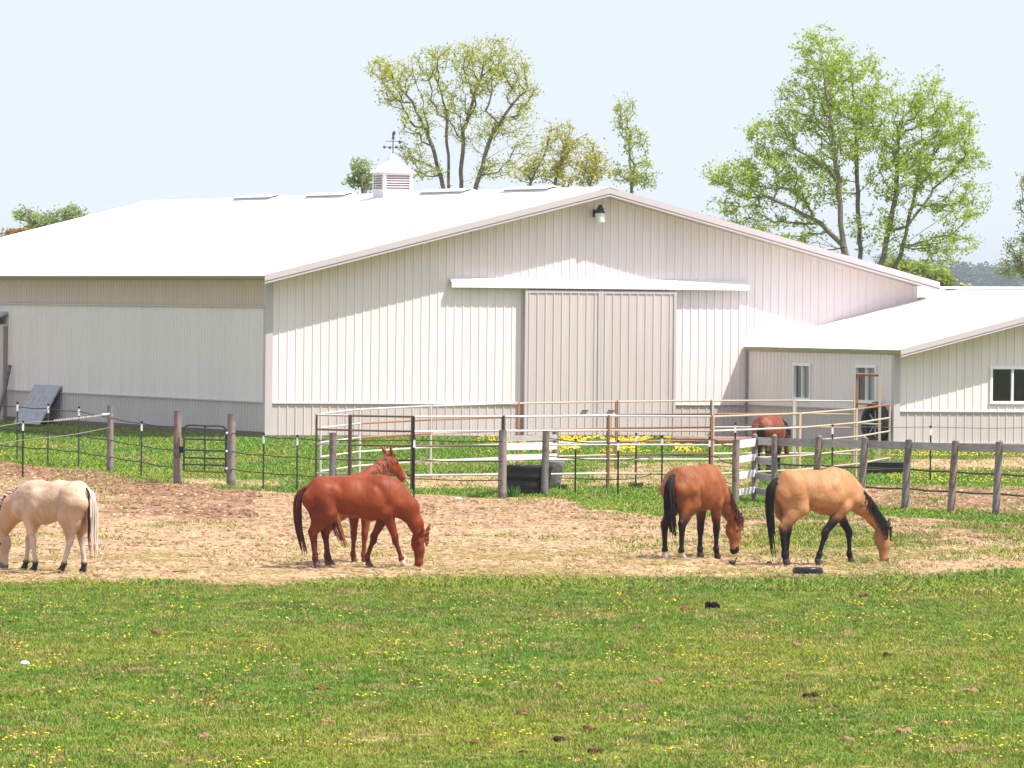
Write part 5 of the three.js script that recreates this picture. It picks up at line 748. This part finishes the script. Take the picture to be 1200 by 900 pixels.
tree('spreading_tree', 'sparse yellow-green tree with fanned stems behind the cupola', {
  seed: 102, base: 540, Z: 232, depth: 6, n: 1500, leaves: 4, leaf: 0.078, spread: 0.20, twig: 0.0050, pw: 0.44,
  stems: [[[530, 300], [520, 217], [502, 160], [483, 120], [463, 92], [446, 76]], [[532, 300], [525, 207], [523, 130], [510, 87], [502, 66]], [[540, 300], [540, 213], [543, 153], [557, 110], [567, 80], [588, 56]], [[548, 300], [557, 217], [563, 153], [566, 110], [560, 66]], [[548, 300], [558, 217], [575, 160], [592, 135], [618, 100]], { from: 1, pts: [[515, 200], [490, 188], [470, 178]] }, { from: 1, pts: [[565, 190], [595, 172], [625, 160]] }],
  blobs: [[448, 78, 22, 16], [465, 92, 26, 22], [500, 74, 28, 22, 0.8], [532, 62, 30, 18, 0.8], [575, 58, 32, 18], [598, 78, 28, 22], [612, 108, 24, 24, 0.8], [560, 88, 36, 28], [520, 118, 32, 26, 0.8], [488, 140, 30, 24, 0.7], [598, 148, 32, 18, 0.7], [555, 148, 36, 28, 0.6], [622, 172, 22, 14, 0.6], [484, 178, 24, 18, 0.8], [458, 112, 22, 14, 0.7], [585, 198, 34, 14, 0.8], [500, 200, 30, 12, 0.7], [620, 130, 18, 12, 0.5]],
  col: gcol([0.32, 0.37, 0.04], [0.66, 0.65, 0.09]),
});
tree('olive_tree', 'low olive-yellow tree showing above the barn ridge', {
  seed: 103, base: 660, Z: 236, depth: 5, n: 620, leaves: 4, leaf: 0.085, spread: 0.22, twig: 0.005, pw: 0.44,
  stems: [[[628, 300], [622, 215], [640, 175], [648, 152]], [[668, 300], [650, 215], [662, 170], [672, 150]], [[680, 300], [690, 220], [698, 185]]],
  blobs: [[655, 165, 26, 24], [680, 178, 26, 22], [640, 195, 30, 18], [668, 205, 34, 16], [700, 195, 24, 22], [612, 200, 20, 14, 0.7]],
  col: gcol([0.34, 0.34, 0.05], [0.64, 0.58, 0.11]),
});
tree('slender_tree', 'slender young tree with single stem right of the barn peak', {
  seed: 104, base: 744, Z: 230, depth: 2.5, n: 260, leaves: 4, leaf: 0.085, spread: 0.19, twig: 0.006, pw: 0.40,
  stems: [[[743, 300], [741, 225], [737, 165], [733, 112]]],
  blobs: [[733, 128, 14, 18], [745, 165, 20, 18], [728, 150, 12, 16, 0.8], [752, 200, 20, 18], [735, 205, 22, 16], [762, 215, 12, 10, 0.8]],
  col: gcol([0.26, 0.34, 0.06], [0.56, 0.60, 0.13]),
});
tree('bushy_tree', 'small green treetop peeping up left of the cupola', {
  seed: 105, base: 425, Z: 228, depth: 2.2, n: 170, leaves: 4, leaf: 0.09, spread: 0.16, twig: 0.006,
  stems: [[[425, 300], [425, 230], [424, 195]]], blobs: [[424, 198, 16, 15], [434, 212, 12, 10], [415, 212, 10, 9]], col: gcol([0.18, 0.28, 0.07], [0.44, 0.52, 0.15]),
});
tree('roundtop_tree', 'green treetop rising over the left roof slope', {
  seed: 106, base: 62, Z: 245, depth: 4, n: 420, leaves: 4, leaf: 0.095, spread: 0.2, twig: 0.007,
  stems: [[[60, 330], [58, 280], [42, 262], [30, 250]], [[64, 330], [66, 275], [82, 256], [92, 245]]], blobs: [[28, 252, 14, 10], [50, 258, 18, 12], [72, 256, 18, 12], [88, 250, 16, 12], [68, 270, 28, 10], [100, 262, 8, 8], [35, 268, 12, 8, 0.7]], col: gcol([0.20, 0.30, 0.08], [0.46, 0.54, 0.17]),
});
tree('orange_shrub', 'orange-leaved shrub top above the left end of the roof', {
  seed: 107, category: 'shrub', base: 22, Z: 242, depth: 2, n: 240, leaves: 6, leaf: 0.11, spread: 0.15, twig: 0.006,
  stems: [[[22, 330], [20, 285]], [[10, 330], [12, 290]]], blobs: [[17, 277, 13, 9], [33, 276, 14, 8], [2, 284, 8, 7]], col: gcol([0.30, 0.14, 0.03], [0.46, 0.28, 0.05]),
});
tree('edge_tree', 'light green tree with thin twigs beyond the annex ridge', {
  seed: 108, base: 1215, Z: 238, depth: 5, n: 560, leaves: 4, leaf: 0.09, spread: 0.2, twig: 0.006,
  stems: [[[1216, 345], [1214, 290], [1205, 240], [1200, 205]], [[1210, 345], [1196, 310], [1184, 288]], [[1222, 345], [1235, 280], [1245, 220]]], blobs: [[1200, 212, 11, 14, 0.8], [1194, 243, 10, 12, 0.6], [1222, 225, 22, 26], [1192, 288, 20, 16], [1184, 314, 18, 15], [1206, 268, 14, 18, 0.7], [1210, 310, 22, 22], [1240, 260, 24, 40], [1245, 215, 20, 20]], col: gcol([0.22, 0.28, 0.06], [0.48, 0.50, 0.13]),
});
for (const [bx, cx, cy, rx, ry, seed, lab] of [[1078, 1076, 318, 17, 11, 201, 'round yellow-green tree in the middle distance behind the big tree'], [1098, 1097, 323, 16, 9, 202, 'lower yellow-green tree in the middle distance touching the barn eave'], [1050, 1053, 312, 12, 9, 203, 'small green tree behind the stems of the big tree']])
  tree('hedgerow_tree', lab, { seed, base: bx, Z: 330, depth: 3, n: 200, leaves: 9, leaf: 0.2, spread: 0.26, twig: 0.008, stems: [[[bx, 345], [cx, cy + 4]]], blobs: [[cx, cy, rx, ry], [cx + 6, cy + 6, rx * 0.8, ry * 0.8], [cx - 8, cy + 4, rx * 0.7, ry * 0.8]], col: gcol([0.24, 0.33, 0.05], [0.50, 0.54, 0.11]) });

// far wooded rise under haze
{
  const pos = [], idx = [], n = 120, rows = [[700, 0], [1300, 0.4], [2000, 4], [3000, 11], [4200, 7]];
  for (const [Z, h] of rows) for (let i = 0; i <= n; i++) { const X = lerp(-3000, 3000, i / n); pos.push(X, h === 0 ? -0.4 : h * (0.75 + 0.6 * fbm(X * 0.004 + 3, Z * 0.01, 3)), -Z); }
  for (let j = 0; j < rows.length - 1; j++) for (let i = 0; i < n; i++) { const a = j * (n + 1) + i, b = a + n + 1; idx.push(a, a + 1, b, a + 1, b + 1, b); }
  const g = new THREE.BufferGeometry(); g.setAttribute('position', new THREE.Float32BufferAttribute(pos, 3)); g.setIndex(idx); g.computeVertexNormals(); structure('hills', g, mat(lin(0.13, 0.17, 0.05), 0.95));
  const r = rng(5), blob = []; for (let k = 0; k < 620; k++) { const u = r() * 2 - 1, th = r() * 6.283, q = Math.sqrt(1 - u * u), e = 0.55 + 0.5 * r(), c = V3(q * Math.cos(th) * 3.4 * e, 4 + u * 3.8 * e, q * Math.sin(th) * 3.4 * e); const f = new THREE.TetrahedronGeometry(0.16 + r() * 0.26, 0); f.rotateX(r() * 6); f.rotateY(r() * 6); f.translate(c.x, c.y, c.z); blob.push(f); }
  const bg = mergeGeometries(blob), m = new THREE.InstancedMesh(bg, mat(0xffffff, 0.95), 1100), d = new THREE.Object3D(), C = new THREE.Color(); m.name = 'distant_wood'; m.userData.kind = 'stuff'; tag(m, 'hazy wooded rise far beyond the farm', 'woodland');
  for (let i = 0; i < 1100; i++) { const band = i < 380 ? 0 : 1, Z = band ? 2400 + 900 * r() : 1000 + 500 * r(), X = (r() * 2 - 1) * (Z * 0.16 + 60), h = band ? 11 : 0.4; d.position.set(X, h * (0.75 + 0.6 * fbm(X * 0.004 + 3, Z * 0.01, 3)) - 2, -Z); d.rotation.y = r() * 6; d.scale.set(1.3 + 0.7 * r(), (band ? 1.1 : 0.75) + 0.45 * r(), 1.3 + 0.7 * r()); d.updateMatrix(); m.setMatrixAt(i, d.matrix); const t = r(); C.setRGB(lerp(band ? 0.05 : 0.12, band ? 0.08 : 0.26, t), lerp(band ? 0.085 : 0.17, band ? 0.11 : 0.28, t), lerp(0.03, 0.05, t)); m.setColorAt(i, C); }
  m.castShadow = m.receiveShadow = true; scene.add(m);
}
scene.fog = new THREE.FogExp2(new THREE.Color(0.86, 0.92, 1.0), 0.00013);

renderer.render(scene, camera);
